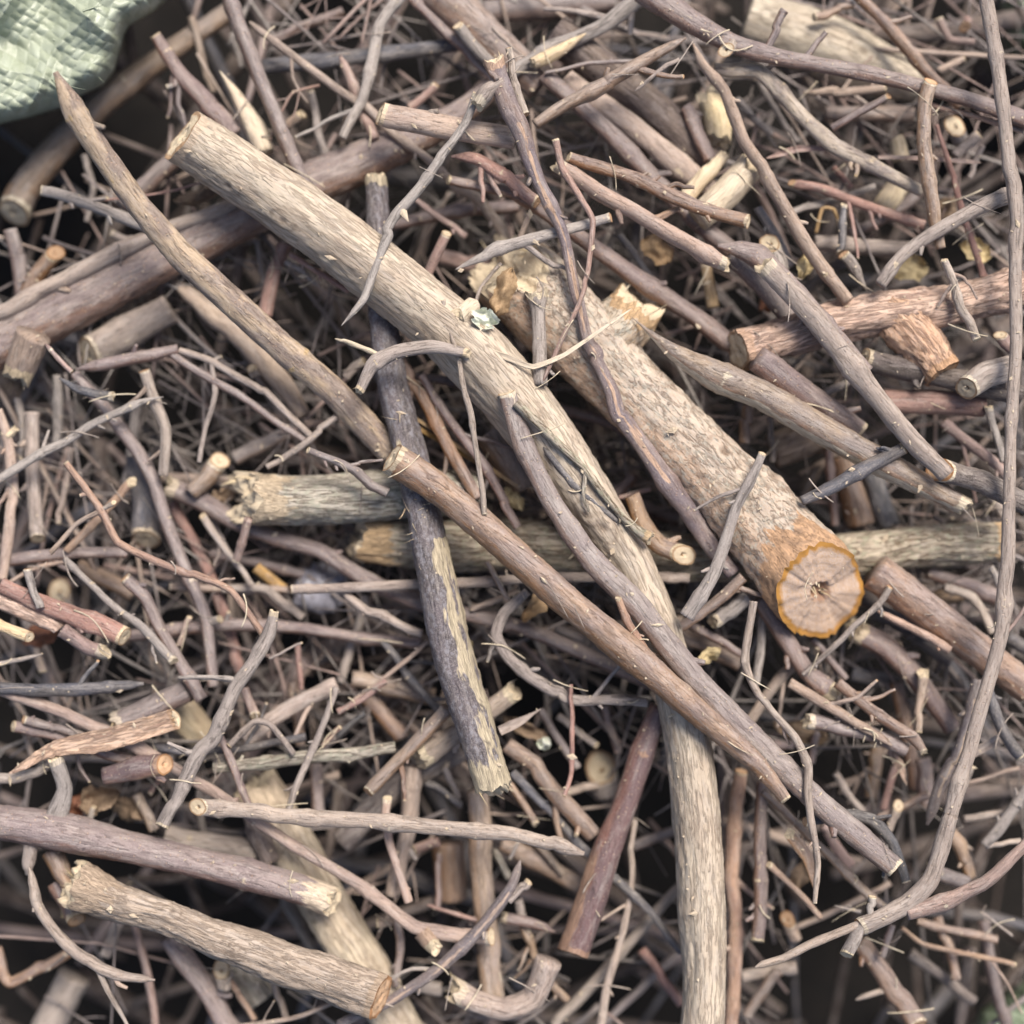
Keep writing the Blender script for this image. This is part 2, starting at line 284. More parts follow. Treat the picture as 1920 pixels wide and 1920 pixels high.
# ---------------------------------------------------------------- traced data: parse, relax heights, build
NDEEP, NFINE, NHAIR = 640, 90, 950
DATA = '''
@G
P|8|118,118,125,135,132,112,92,88,92,95,95,92,86|345,252;500,355;650,462;850,625;985,770;1095,925;1185,1060;1255,1240;1292,1400;1310,1560;1318,1700;1322,1820;1318,1945|c.45,n|long pale furrowed branch running from the upper left to the bottom edge
Q|7|148,148,136,140,162,192|955,505;1052,600;1150,700;1350,900;1450,1008;1538,1110|b.7,c1|thickest log with the big round sawn face and orange bark rim
+Q|90,110,96|1110,660;1165,610;1205,560|n,b.4
C|7.7,7.7,8.2|40,52,62,66,70,74,78,78,70|705,330;712,470;722,620;738,730;775,880;808,1040;848,1220;888,1350;925,1478|b,b.4|dusty dark branch with a frayed lower tip, crossing the lichened log
B|9|66,64,64,66,62,50,38,24|735,858;820,915;930,1005;1060,1122;1200,1238;1330,1352;1420,1430;1475,1500|c.3,c|smooth shiny stick laid over the frayed dark branch
V|8.8|34,40,41,43,46,46,46,50,48,40|950,735;985,840;1040,950;1110,1050;1190,1130;1245,1200;1310,1280;1410,1385;1540,1510;1680,1630|c,c|long glossy stick lying on the furrowed pale branch
O|5.6|112,108,104,100,90|452,935;560,938;680,935;800,925;900,930|b.6,n|short thick lichened log with a broken cream end, left of centre
O|5|95,108,108,100,90,88,86,88,84|670,1010;800,1020;950,1020;1120,1030;1300,1045;1480,1045;1600,1040;1750,1022;1885,1015|b,c|long lichened log running level under everything to the right edge
V|5|100,96,90,84,76,80,80,72,50,40|-30,655;100,590;200,540;300,490;450,415;560,358;650,318;760,268;860,215;940,150|n,n|thick glossy branch entering from the left edge
T|5.4|34,36,38,34,30,26|-20,598;100,535;200,482;290,442;400,400;460,372|n,p|slim stick hugging the top side of the thick glossy branch
J|12,8.5,7.5|34,44,46,46,52,52,54,56,56,54|105,135;150,222;210,312;262,385;340,478;430,562;530,652;620,728;680,790;735,850|p,n|long mottled stick rising to a point at the green sack
T|4.5|22,42,44,40,26|318,520;400,590;470,650;530,720;570,780|p,n|split pointed stick under the long mottled stick
V|6|30,32,32,30,26,26|428,-15;470,110;520,222;558,312;592,372;625,420|n,n|straight twig coming down from the top edge left of centre
T|5.6|14,16,17,17,15|468,40;560,112;680,200;760,265;845,338|p,c|thin straight twig slanting right below the top edge
V|6.6|20,24,30,36,40|840,335;960,362;1060,425;1200,525;1370,645|c,n|slender stick slanting behind the wavy peeled branch
G|9.3|18,18,20,22,22,20,18,16,12|893,175;870,230;830,290;788,352;745,405;720,455;702,505;682,560;640,610|b,p|curving fuzzy twig crossing over the top of the pale furrowed branch
E|9.2,9.2,9.2,8.6,6|34,38,34,28,23,21,21,22,26,32,36,36,34,32|925,110;950,200;985,272;1010,340;1040,400;1060,450;1078,540;1100,620;1132,700;1160,780;1222,862;1290,960;1335,1030;1375,1075|b,n|long wavy branch with peeled stripes near the middle
+T|28,30,20|896,196;914,170;942,150|b,n
+V|10,12|912,120;932,150|c,n
R|9.3|16,15,14,13,12,10,9|1040,262;1052,315;1088,368;1113,412;1108,470;1085,565;1018,715|c,p|kinked red twig beside the wavy peeled branch
T|9.6|14,16,17|953,90;965,150;986,215|c,c|short upright twig at the top of the wavy peeled branch
T|8|46,46,44,40|712,215;800,232;880,245;965,258|c.3,n|short thick stub with a square cut left end, upper centre
B|8.1|22,30,32,28,14|1003,235;1070,190;1130,158;1200,120;1285,72|n,p|stick with a torn pointed tip, leaning up to the right
B|5|76,74,64,50|820,-20;890,45;960,112;1010,165|n,n|thick dull branch coming in at the top centre
V|5.5|34,36,36,34,34|1020,140;1140,250;1222,333;1300,410;1380,480|n,n|slim even stick running down right from the top centre
K|4.4|76,82,76,70|1040,60;1140,140;1240,215;1330,310|n,n|dark rough branch behind the torn pointed stick
T|5.2|36,42,44,40|1060,145;1180,232;1270,305;1350,375|n,n|stick alongside the dark rough branch
G|6|34,30,28,26|1210,-15;1130,48;1030,92;955,140|n,n|bleached stick reaching the top edge right of centre
W|6|24,34,26|1000,118;1045,95;1100,62|b,p|splinter of torn pale wood under the bleached stick
V|7.5|52,46,38,32,30,30,28,28,32|1205,-20;1290,38;1370,82;1450,106;1530,120;1640,140;1740,165;1830,190;1930,228|n,n|long bowed branch sweeping across the top right
+T|22,26|1378,78;1362,94|n,c.8
+V|14,10|1508,112;1550,58|n,c
+V|14,18|1435,95;1470,20|n,n
P|2.5|120,130,124,70|1400,35;1500,70;1610,118;1740,165|n,n|broad pale log lying deep at the top right
B|5.5|20,24,24,22|1600,-15;1660,40;1730,128;1800,200|n,n|plain twig crossing the broad deep log at the top right
T|10|30,28,28,28,26,24,22,28,30,28,28,30,32,34,36,34,30|1846,-15;1865,90;1880,200;1900,350;1906,480;1904,650;1896,850;1890,1000;1882,1130;1862,1230;1830,1350;1795,1480;1770,1570;1740,1650;1700,1695;1650,1722;1612,1738|n,c|tall bare branch with a forked foot down the right side
+T|16,18,14|1615,1730;1530,1772;1416,1814|n,p
+G|26,26|1620,1728;1586,1792|n,c.7
+G|14,16|1632,1722;1636,1682|n,c
+R|30,28,26,20|1700,1712;1790,1685;1862,1640;1930,1578|n,n
+R|8,8|1868,1210;1922,1140|n,n
F|7|86,80,82,88,84,80,84|1383,658;1450,640;1540,612;1640,592;1740,580;1830,560;1915,538|c.3,n|thick shaggy reddish branch reaching the right edge
+F|70,92,86,70|1655,580;1695,610;1732,650;1768,702|n,c.2
T|8.6|40,42,42,40,36,34|1432,495;1500,572;1570,655;1640,742;1710,825;1775,890|b,n|straight stick with frayed upper end crossing the shaggy branch
V|8|24,38,42,40,34|1345,462;1420,478;1490,545;1560,630;1625,700|p,n|smooth stick bending just above the frayed straight one
S|7.8|12,44,62,66,66,60,40|1182,592;1260,655;1340,702;1430,742;1530,800;1640,862;1810,950|p,b|split glossy branch starting in a long sharp splinter
V|7.6|48,52,50,44|1420,672;1480,715;1550,765;1615,812|n,c|smooth stick resting on the split glossy branch
R|6.2|48,50,50,48|1655,755;1720,755;1780,757;1845,762|n,n|smooth short reddish stick at the middle right
K|7|42,46,44,42|1620,672;1700,690;1800,712;1915,742|c,n|dark furrowed stick crossing behind the tall bare branch
T|8.2|44,46,52|1812,728;1850,702;1895,690|c.6,n|stub with a cut face turned to the viewer, middle right edge
K|8.3|48,48,46,44|1760,880;1800,892;1860,912;1925,945|c.9,n|dark stick showing a round pale ring of wood at its left end
D|7.9|24,30,30,20|1695,838;1630,872;1570,908;1505,940|c,n|dark straight twig pointing at the round pale ring
G|9.5|16,20,24,30|1428,848;1382,950;1338,1072;1285,1158|c.4,n|twig lying right across the thickest log
G|7.2|14,14,14,10|1668,1100;1642,1140;1565,1208;1505,1265|c,n|thin twig peeping out under the big sawn face
B|6|74,72,70,62|1640,1070;1740,1145;1840,1222;1930,1292|n,n|thick plain branch slanting down to the right edge
V|6.1|36,36,34,36|1425,1120;1470,1190;1520,1262;1565,1305|n,b|stick below the thickest log with a torn lower end
V|7|72,80,70,66,64,62,64|-20,1540;100,1558;220,1585;340,1612;460,1640;560,1668;618,1690|n,b|thick dusty branch entering at the lower left
+G|40,28,26|105,1535;122,1480;104,1420|n,b
+T|26,22|60,1580;52,1640|n,p
M|7.6|90,76,70,74,80,86,92|140,1655;220,1690;310,1718;400,1758;500,1792;620,1835;715,1868|b,c.3|rough chunky branch below the thick dusty one, lower left
P|4|86,92,94,92,90,88|478,1470;540,1570;600,1680;660,1780;710,1860;760,1950|b,n|greyish pale log passing beneath the rough chunky branch
T|8|16,22,24,26,24,12|55,1625;68,1692;112,1755;162,1802;225,1830;292,1838|p,p|curved twig shaped like a scythe, lower left
T|8|34,30,30,30,28,24|370,1513;480,1526;640,1540;800,1552;960,1562;1095,1600|c1.2,p|level straight twig with a slanted oval cut at its left end
A|7|24,24,24,22,22,22,24,26,30,32|-15,1290;120,1335;250,1400;370,1465;470,1532;620,1625;710,1688;775,1738;830,1750;922,1755|n,c|very long orange-tinted twig falling from the left edge to a knobbly end
+A|34,24|792,1748;818,1782|n,b
X|6|40,46,50,56,60,64|1238,1325;1205,1410;1172,1510;1140,1590;1108,1690;1075,1788|n,c.3|polished wine-coloured stick standing at the bottom centre
B|4.5|42,42,42,44,44|893,1480;903,1580;910,1680;918,1780;926,1885|n,n|upright smooth stick below the frayed dark branch
T|6|52,50,48,50,50|848,1855;890,1878;945,1892;1000,1870;1030,1800|b.5,n|hooked stick with a chewed pale end at the bottom
B|6.8|26,26,26|840,1328;770,1398;690,1485|n,c.5|short straight stick pointing down left, below centre
T|6|38,38,42,44|965,1295;910,1335;850,1380;785,1425|b,b|stick broken at both ends passing behind the frayed dark branch
T|5|36,38,34,30|775,1440;768,1520;752,1600;735,1680|n,n|dim upright stick left of the frayed tip
A|4.5|26,28,28,26,28,26|1390,1447;1378,1515;1373,1613;1383,1707;1377,1790;1370,1930|c,n|orange-tinted upright stick beside the foot of the pale branch
V|6|26,26,26,28|1432,1465;1427,1560;1425,1670;1417,1765|n,c.3|plum upright stick with a clean cut foot, lower right
T|9|18,18,16,18,18,18,16,14,10|1413,1127;1397,1240;1440,1323;1487,1383;1513,1440;1514,1490;1523,1550;1530,1613;1528,1693|n,c|crooked fuzzy twig hanging down right of the glossy stick
D|8|18,22,24,22,20,18|1508,1540;1570,1526;1632,1535;1672,1575;1690,1620;1700,1655|c,c|bow-shaped twig arching at the lower right
E|7|26,28,26,20|1832,1275;1800,1400;1762,1475;1738,1545|n,p|knobby dark twig left of the tall bare branch
D|7|24,24,22|1852,1295;1880,1362;1915,1420|n,c|twig bending by the right edge, lower part
B|5|34,38,40,42|1612,1765;1662,1830;1700,1890;1720,1925|n,c.7|plain stick with an oval cut end at the bottom right
+T|14,12|1655,1858;1605,1874|n,p
V|5|42,40,38,36,34,34,32,30,30|312,912;370,935;440,978;520,1010;600,1035;680,1088;780,1128;980,1182;1250,1290|b,n|long bent stick with a frayed left end beneath the short lichened log
G|8.5|20,30,26,28,30,30,28,30|515,1148;508,1190;480,1240;443,1290;403,1380;368,1425;332,1490;305,1550|b,c|knobbly weathered stick with a lumpy head, left of centre
T|6.2|18,20,20,20,20|545,1106;680,1101;930,1088;1150,1083;1290,1083|c,n|level thin stick running behind the middle of the frayed dark branch
T|9.2|10,10,11,13,14,12,12|830,562;846,622;857,660;868,712;886,775;894,845;908,965|c,c|hair-thin crooked twig hanging over the pale furrowed branch
W|9.4|14,13,11,9,6|905,655;955,672;1000,688;1060,664;1185,578|n,p,f|thin curled strip of pale bast zigzagging above the thickest log
G|9.4|20,26,30,26,20|672,735;698,688;745,662;810,652;880,662|b,b,s|curled dark strip of peel arching over the frayed dark branch
V|8.4|14,18,22|575,843;640,873;728,925|c,n|short twig touching the short lichened log
B|7|22,24,24,26,24|700,590;753,685;790,742;830,815;893,935|n,n|stick slanting into the gap beneath the pale furrowed branch
V|6.5|16,18,20,18|790,705;840,780;905,870;970,990|n,n|thin stick deep in the gap beside the pale furrowed branch
O|9.1|20,18,18,16,22,30|965,755;1040,827;1107,893;1145,945;1190,992;1218,1010|n,b|grey runner lying in the furrow of the pale branch
D|8.9|14,14,12|1020,837;1075,907;1160,977|p,n|tiny bluish ridge beside the grey runner
B|7.3|34,40,38,34|1185,930;1210,985;1238,1020;1282,1040|n,c1.3|stub with a creamy round end beside the pale furrowed branch
G|8.3|46,30,30,28|1005,545;1008,590;1012,650;1014,725|b,n|short upright stub standing on the upper part of the thickest log
G|7|16,22,24,24,24,22,20,18|990,1108;948,1148;932,1190;955,1232;1000,1270;1073,1310;1140,1312;1215,1318|n,n|hooked rough twig curling under the smooth shiny stick
T|6|16,18,20,18|643,1098;655,1122;712,1155;792,1188|c,n|bent pale twig left of the frayed dark branch
@0
B|2|40,48,52,56,60,64,66|1300,60;900,330;600,560;400,750;250,920;130,1080;80,1195|n,c.6|dull thick stick beneath the sack ending in a ringed stub at the left edge
V|5|22,28,36,34|870,200;1020,430;1150,560;1320,760|c,n|knobbed stick right of the green sack
+G|12,10|1040,450;935,490|n,b
W|5|26,44,50,40|1235,400;1330,540;1430,720;1490,860|p,n|split stick of yellowish wood behind the upper end of the pale branch
G|6|20,22,24|225,1070;480,1145;830,1270|c,n|straight bluish twig touching the long mottled stick from the left
V|4|34,36|1010,880;690,1150|n,n|short dusky stick glimpsed behind the long mottled stick
B|4.5|36,36,34|310,1420;220,1540;140,1680|c.7,n|stub with a pale cut top near the left edge
V|4|28,30,28|60,1290;105,1450;130,1660|n,n|upright stick beside the pale topped stub at the left
T|2|14,14,12|1070,100;1130,300;1200,520|n,n|dim twig right of the sack corner
V|3|18,18,18|1540,215;1750,130;1930,55|n,n|dim twig slanting up at the top, left part
D|4|28,30,30,26|1480,375;1750,345;2100,305;2640,240|n,n|dusky level stick behind the twigs at the top
T|4.5|18,20|1610,710;1700,640|n,c.6|tiny stub with cut tip left of the square cut stub
R|5.4|6,6,6,5|1800,480;1650,520;1590,620;1520,790|n,n|wiry thread curving behind the straight top twig
G|4|14,16,14|1740,510;1785,700;1830,870|b,n|fuzzy upright twig behind the square cut stub
R|5.6|4,5,5|590,1128;880,1090;1160,1020|n,n|wiry thread just above the thick glossy branch
R|5|26,28,28|1600,1370;1540,1550;1490,1780|n,n|smooth upright stick under the pale furrowed branch, upper left
G|4|12,12,12|1445,1340;1475,1520;1500,1720|c,n|thin pale twig leaning on the smooth upright stick
R|6.3|12,12,10|1630,1430;1780,1530;1960,1640|n,n|thin twig emerging below the edge of the pale furrowed branch
G|5.8|12,16|1610,1470;1790,1615|n,p|short pointed twig with bleached tip near the pale furrowed branch
T|4|58,62,64|960,1730;700,1870;495,1990|n,c.7|blunt dusty log end below the thick glossy branch
G|3|14,14,12|470,870;520,1050;490,1250|n,n|dim twig behind the middle of the long mottled stick
T|3.8|16,22,20|620,1310;780,1370;900,1300|b,n|broken bit above the thick glossy branch
@1
G|5.6|24,24,24,22,18|350,-30;215,140;175,350;120,560;10,780|n,n|curved pale stick dropping from the top edge
R|5.2|16,22,22,20|-10,310;60,480;120,640;190,780|p,n|stick with a whitish sharp tip by the curved pale stick
V|5|18,20,20,18|380,-20;560,150;700,300;840,430|n,n|twig left of the thick dull branch at the top
G|5.7|24,26,24|650,135;750,260;860,370|c.5,n|blunt pale stick lying on the thick dull branch
V|2|44,46,44|800,70;1100,40;1600,0|n,n|dim level branch at the top edge centre
R|4.5|14,16|535,475;380,610|c,n|tiny stick above the square cut stub
V|6.4|8,9,9|1150,415;1400,355;1680,340|n,n|very thin level twig right of the wavy branch top
T|8.3|8,9,6|1900,335;1800,390;1650,510|n,p|thin spur beneath the torn pointed tip
R|7.6|18,26,26,28|620,880;760,900;930,1000;1110,1130|p,c|peeling twig pointing at the wavy peeled branch from the left
A|8|30,36,34,36,34,30|1210,930;1450,1100;1650,1200;1900,1350;2040,1430;2170,1490|b,b|rough flaky stick right of the wavy branch, with a broken lower end
B|8.1|20,24,24,28,26,28|1280,880;1450,950;1650,1010;1900,1120;2100,1190;2290,1245|c,c|straight twig lying just above the rough flaky stick
G|8.5|18,26,24,20|640,1520;870,1400;1180,1310;1520,1225|p,c|smooth pointed twig crossing behind the thin kinked red one
R|7|22,22,22|590,1310;520,1470;445,1610|c.5,n|little stick with a bright cut top left of the pointed twig
R|5|10,12,12|390,1100;530,1200;700,1330|n,n|thin twig over the dark hole at the upper centre
V|3.5|28,28,26|280,1260;600,1200;1000,1160|n,n|dusky level stick in the shade at the upper centre
T|4.6|18,22,20|620,1040;780,1130;950,1370|n,n|twig sloping into the shade above the pointed twig
T|7.5|10,12|1055,1205;1000,1350|c,n|stubby upright twig end above the pointed twig
T|8|9,8,8|900,1480;790,1620;750,1740|n,n|thin curved twig above the white scrap
W|8|30,36|650,1790;740,1720|b,b|chunk of pale splintered wood by the white scrap
V|4|18,18|1900,930;1650,1040|n,n|small dim twig right of the rough flaky stick
B|4|44,40|1560,640;1690,900|n,n|dim thick piece behind the slim even stick
R|3|30,30|560,1440;860,1500|n,n|dim reddish stick under the pointed twig
D|6|14,14|1560,1320;1770,1600|n,n|dark twig dipping behind the split glossy branch
@2
T|7.5|12,18,24,26,26,28,28,26|60,250;110,360;240,520;340,760;450,960;580,1180;720,1400;930,1690|p,n|long stick slanting down through the upper right
J|6.6|24,28,28,28,30,30,26,22|180,390;420,395;560,520;660,630;760,730;880,840;1060,930;1350,1080|n,n|crooked pale branch at the upper right
+V|16,16,14|840,720;1000,620;1160,535|n,c.8
T|5|10,20,20,16|680,520;850,525;980,505;1140,490|p,c|shrivelled dark twig below the long bowed branch
B|8|30,28,30,28,26,22|1405,460;1368,580;1350,760;1375,980;1405,1170;1450,1400|c.6,n|upright bent stick with a cut top at the upper right
R|6|14,13,10|470,890;650,840;830,835|p,c,f|curled sliver with a pale edge at the upper right
R|6|8,9,9|1100,885;1320,890;1680,915|n,p,f|long level sliver behind the upright bent stick
R|5.7|16,18,20,20|615,1030;780,1060;1000,1150;1360,1270|c.7,n|twig with a flared whitish left end at the upper right
G|5|14,15,14|610,1195;820,1130;1080,1045|n,n|level twig under the crooked pale branch
D|6.4|15,16,18|910,1155;895,1290;885,1420|b,c|short black twig with a chalky top
G|6.6|22,28,16|905,1430;970,1520;1040,1640|c,p|scaly catkin-like bud below the short black twig
G|8.4|30,30,30,26,24|1830,1095;1640,1170;1400,1320;1230,1450;1110,1600|n,n|dry pale twig leaning against the thick shaggy branch
T|4.5|32,34,34|740,1370;1000,1385;1280,1400|n,n|level dull stick at the upper right
D|6.1|18,20,18|420,1170;530,1350;610,1500|n,n|shiny dark stick beside the ringed cut end
G|6.6|36,34|490,1370;560,1530|c1,n|small tube with a pale ringed end
T|8.7|16,18,18,18|1465,1460;1530,1620;1580,1760;1650,1915|c,c|twig standing over the thick shaggy branch
R|6.5|8,10,12,14,14|1430,700;1490,880;1560,1100;1620,1320;1690,1560|n,n|wiry reddish twig left of the tall bare branch
G|5|40,36|1530,710;1570,800|c1,n|curled hollow stem end near the right edge
G|5|18,18|1670,750;1530,880|c,n|small pale twig pointing at the curled hollow end
W|6|22,32|230,870;20,1110|b,n|narrow strip of torn bright wood at the upper right
W|6.3|58,64,60|385,930;250,1080;80,1230|b,n|broad chunk of torn bright wood at the upper right
B|5|14,16|960,30;740,105|n,c|small side twig on the broad deep log
R|4|20,18|1585,150;1610,110|c1,n|tiny round end in the dark top right corner
R|4|18,16,14|1440,100;1500,220;1640,240|c,n|small bent twig in the dark top right corner
T|4|14,14|1440,400;1590,325|n,c|short stick by the end of the broad deep log
W|5|46,56,50|140,530;190,640;200,790|b,b|cracked hollow lump of wood at the upper right
A|7|10,12,12|1400,590;1700,670;1930,745|n,n|thin orange-tinted twig shadowing the long bowed branch
V|6.5|40,40,36|270,1430;430,1600;600,1800|n,n|shaded smooth stick left of the frayed straight stick
R|5|12,14|850,940;950,1060|n,n|little reddish peg under the crooked pale branch
V|3.5|22,24|1350,1070;1130,1230|n,n|dim stick behind the upright bent stick
Y|5|20,26|130,1490;170,1730|c,n|orange bark peg near the rough flaky stick
Y|5.5|8,8,8,7|750,1310;785,1175;850,1180;885,1280|n,n|small orange hoop of bark at the upper right
R|7|26,28|1780,1880;1860,1960|c.7,n|nub with a cut face under the tall bare branch
V|5|28,28|20,600;160,900|n,n|short piece between the dark rough branch and the cracked lump
G|5|14,12|1690,820;1610,1000|n,n|pale stalk near the tall bare branch
V|4|22,22,22|940,1320;1200,1180;1330,1090|n,n|dim slanting stick above the level dull stick
B|3|30,30|800,640;1300,650|n,n|dim stick under the shrivelled dark twig
G|4|16,14,12|220,430;420,440;640,800|n,n|curved pale stalk beside the cracked lump
G|4|14,14|300,560;500,760|n,n|thin stalk joining the cracked lump
W|4.2|30,36|1200,780;1230,900|n,n|bright bit of wood behind the upright bent stick
W|4.2|44,44|1230,1020;1120,1180|n,n|dull pale wood piece at the upper right
K|4.2|16,16|1300,1400;1390,1290|n,n|short dull spur under the dry pale twig
@3
V|6.2|10,26,28,22|425,160;560,130;760,85;1000,45|p,n|forked twig with two long arms spreading right, left part
+V|16,15,14,12|960,60;1180,205;1420,360;1710,560|n,n
+T|12,13,13,12|1010,50;1190,110;1440,260;1760,540|n,n
+G|10,10,9,9|1190,115;1212,290;1155,490;1120,680|n,n
+G|10,8|1190,112;1245,85|n,c
T|6.4|22,22,22,20|810,165;870,330;935,510;915,760|c.3,n|upright smooth twig at the left with dull upper cut
G|7|18,18,18,16,16,10|-20,785;130,700;330,580;600,440;800,345;915,318|n,p|straight pale twig rising from the left edge
V|5.5|24,26,28,28,28,28,26,24|420,180;600,400;770,620;870,800;930,1000;1050,1300;1160,1560;1195,1940|n,n|long dusky stick running down the left part
+G|18,14|1150,1590;1240,1560|n,c
R|7|8,10,9|255,15;330,100;405,175|p,c|tiny bright needle-like twig at the left
D|7|10,18,20|330,200;480,280;640,310|p,b|dark splintered twig at the left
G|4|20,22,20|320,190;335,400;318,590|n,n|bluish upright stick at the left
T|5|66,62,54|190,-40;140,90;95,210|n,b|broad broken stump end hanging at the left edge
G|4.2|15,15,14|100,320;130,500;115,720|n,n|thin grey upright twig at the left edge
T|5|30,30,28|185,400;185,780;212,1110|n,c.5|upright knotted stick at the left edge with a pale foot
A|6|16,20,22,20|-10,390;50,600;65,900;10,1340|n,n|knotty orange-tinted twig along the left edge
+W|16,14|45,540;95,490|n,b
T|5|14,14,12|400,600;370,800;328,1030|n,c|slender straight twig left of the crooked branched one
A|8|13,15,16,16,16,16,14,14|370,680;480,830;570,950;660,1130;860,1230;1110,1320;1300,1400;1490,1650|c,b|crooked branched twig wandering across the left part
+T|10,9,10|570,950;430,1030;280,1190|n,n
+T|9,10|560,955;640,905|n,c.8
+A|10,8|520,850;450,868|n,c
+A|12,8|900,1240;840,1250|n,c
A|6|20,16,16,14|750,785;670,860;530,1020;370,1180|b,n|orange-tinted twig with a torn tip, left part
B|5|42,40,36|1232,670;1180,740;1070,850|c.8,n|stub with a pale round face near the short lichened log
D|3.5|56,54,48|820,1115;830,900;780,640|c.7,n|dark thick stick with a tan cut foot, left part
V|5.8|24,26,24,20|-10,1245;200,1205;450,1182;720,1190|n,n|gently curved level twig at the left
A|5.9|8,10,9|10,1375;180,1285;370,1238|n,n|thin straw-coloured twig at the left
G|7|12,14,16,20|370,1225;570,1430;760,1580;985,1800|n,b|thin pale twig crossing the long dusky stick, left part
V|6.5|26,26,24,24,26|700,1330;820,1450;900,1620;990,1770;1130,2010|c,n|stick with a rounded head, left part
T|2|46,40|335,1400;370,1600|c1,n|blurred round stub in the shade at the left
R|7.5|30,36,36,36|10,1370;250,1470;450,1550;705,1655|n,c.4|pinkish stick with a clean cut tip at the left edge
F|7|36,40,36|-10,1450;180,1530;340,1610|n,n|rough flat piece below the pinkish stick
R|7.3|28,30,28|350,1620;480,1710;590,1745|n,b|short stick with a crumbled end below the pinkish stick
W|8|20,22|-20,1590;170,1665|n,c.6|yellowish twig end at the left edge
G|7.7|18,16,18|150,1280;182,1400;225,1500|c,n|jointed pale twig resting on the pinkish stick
G|7|9,10,8|-10,1815;120,1790;245,1758|n,p|short bleached twig at the left edge
B|4|14,14,14|955,1380;1200,1392;1620,1405|c,n|dim level twig left of the level thin stick
V|4.6|26,28,28,26,26|720,1655;1050,1622;1300,1600;1600,1605;2370,1700|n,n|dark level stick left of the frayed dark branch
R|3.5|20,22,22,20|980,900;1100,1150;1200,1360;1360,1880|n,n|dim reddish stick beneath the frayed bent stick
T|5.2|16,14,12|1140,980;1250,1150;1420,1375|c.7,n|thin stick with cut tip below the short lichened log
R|6|18,18|1395,1000;1325,1240|n,c.5|short stick dangling from the short lichened log
T|6|12,12|1065,1550;1005,1710|c,n|tiny pale peg left of the lumpy headed stick
G|7|5,6|1700,1695;1515,1785|c,n|white sliver beside the lumpy headed stick
R|5|12,12|1670,1700;1690,1960|n,n|thin upright twig right of the lumpy headed stick
V|3.5|28,30|1320,660;1720,470|n,n|dusky stick above the short lichened log
T|6.6|13,14,14|1500,705;1730,560;1890,420|n,n|slim twig leading up to the long mottled stick
V|3|20,20,20|1180,1200;1450,1250;1780,1320|n,n|dim bluish level stick below the short lichened log
G|5|20,18|1410,150;1440,200|c1,n|tiny ringed stem end left of the frayed dark branch
T|3.2|16,16,16|1350,0;1480,230;1640,500|n,n|dim twig under the forked one
Y|3.8|22,22|1440,1270;1600,1400|n,n|bark bit beside the grey flake
T|4.4|18,18,18|1250,1400;1480,1380;1700,1560|n,n|dim twig near the grey flake
B|3|36,36|450,1270;750,1420|n,n|dim stick behind the thin pale twig at the left
G|3|18,18,16|780,350;760,560;700,800|n,n|dim upright twig at the left
T|4|16,16|200,1640;240,1860|n,c|short hanging twig beneath the rough flat piece
@4
W|9|11,10|-40,-15;220,80|p,n|short pale sliver left of the curled peel
V|5|18,20|420,190;690,245|n,n|short dim twig under the pale furrowed branch
B|5|84,88,80|850,500;940,620;1060,820|n,n|gnarled lump in the gap beneath the pale furrowed branch
Y|6|7,8,8|400,420;640,580;1010,830|n,n,f|narrow golden bark thread in the gap, centre
Y|5.7|9,9|420,480;900,760|n,n,f|second golden bark thread just below the first
B|6.7|12,12,10|820,1240;900,1380;955,1500|n,p|short twig below the smooth shiny stick
T|5.5|12,12|730,1510;990,1400|n,n|thin twig meeting the hooked rough twig
D|5|16,16,16|230,1680;400,1900;560,2080|n,n|thin blue stick left of the frayed dark branch, below centre
T|6|10,10|490,1690;0,2085|n,n|thin straight twig crossing the thin blue stick
R|6|10,9|1740,830;1560,880|n,n|tiny pink twig between the two biggest branches
V|4|22,24,24|1200,370;1520,450;1800,640|n,n|dusky twig between the two biggest branches
V|3.5|28,28|1500,830;1900,1000|n,n|dim stick in the hole left of the big sawn face
T|5.2|18,18|20,210;130,110|n,c.6|small stub left of the curled peel
V|4|24,24|1640,760;1520,880|n,n|short dim stub between the two biggest branches
T|4|14,12|860,880;760,820|n,n|little dim twig by the gnarled lump
G|3.5|18,18|0,1920;140,1430|n,n|dim upright twig below the short lichened log
B|3.6|34,36|60,1900;520,2000|n,n|dim stick under the thin straight twig
A|8.95|14,16,16,12|1560,1440;1610,1580;1720,1750;1850,1960|b,n|frayed side shoot along the glossy stick
@5
B|5|24,22|370,370;350,580|n,n|upright stub above the thickest log
G|5|14,14|490,420;505,680|n,n|thin pale peg above the thickest log
M|3|72,76|500,620;800,500|n,n|dim rough log above the thickest log
V|3.6|18,18|825,590;855,1040|n,n|dim upright twig right of the thickest log
B|3.5|56,60|900,650;1010,1040|n,n|broad dull stick standing right of the thickest log
D|4|36,40|1040,700;1165,1040|n,n|shiny blue-black stick standing right of the thickest log
G|6|18,18|800,300;950,215|n,n|short grey peg under the frayed straight stick
R|6|20,22,22|1470,450;1640,600;1850,780|n,n|thin stick right of the frayed straight stick
G|7|16,16,14|1720,370;1740,460;1800,680|b,n|small crooked twig at the middle right
T|5|20,20|1690,810;1810,990|n,n|small stick above the lichened log's right end
V|4|28,30|1380,1300;1790,1450|n,n|dim stick under the lichened log's right end
T|5|16,18,16|1470,1385;1630,1420;1745,1640|n,n|bent twig left of the tall bare branch, middle
A|6.6|14,18,20|1095,1510;1300,1615;1500,1735|p,n|pale peeled twig right of the big sawn face
D|4|34,34|1080,1510;1400,1640|n,n|dark blue stick right of the big sawn face
V|5|48,46,42,36|960,1620;1140,1720;1320,1900;1520,2180|b,n|grey-plum stick below the big sawn face
D|4.5|28,28|1820,1660;1940,1730|n,n|blue-black stick at the right edge
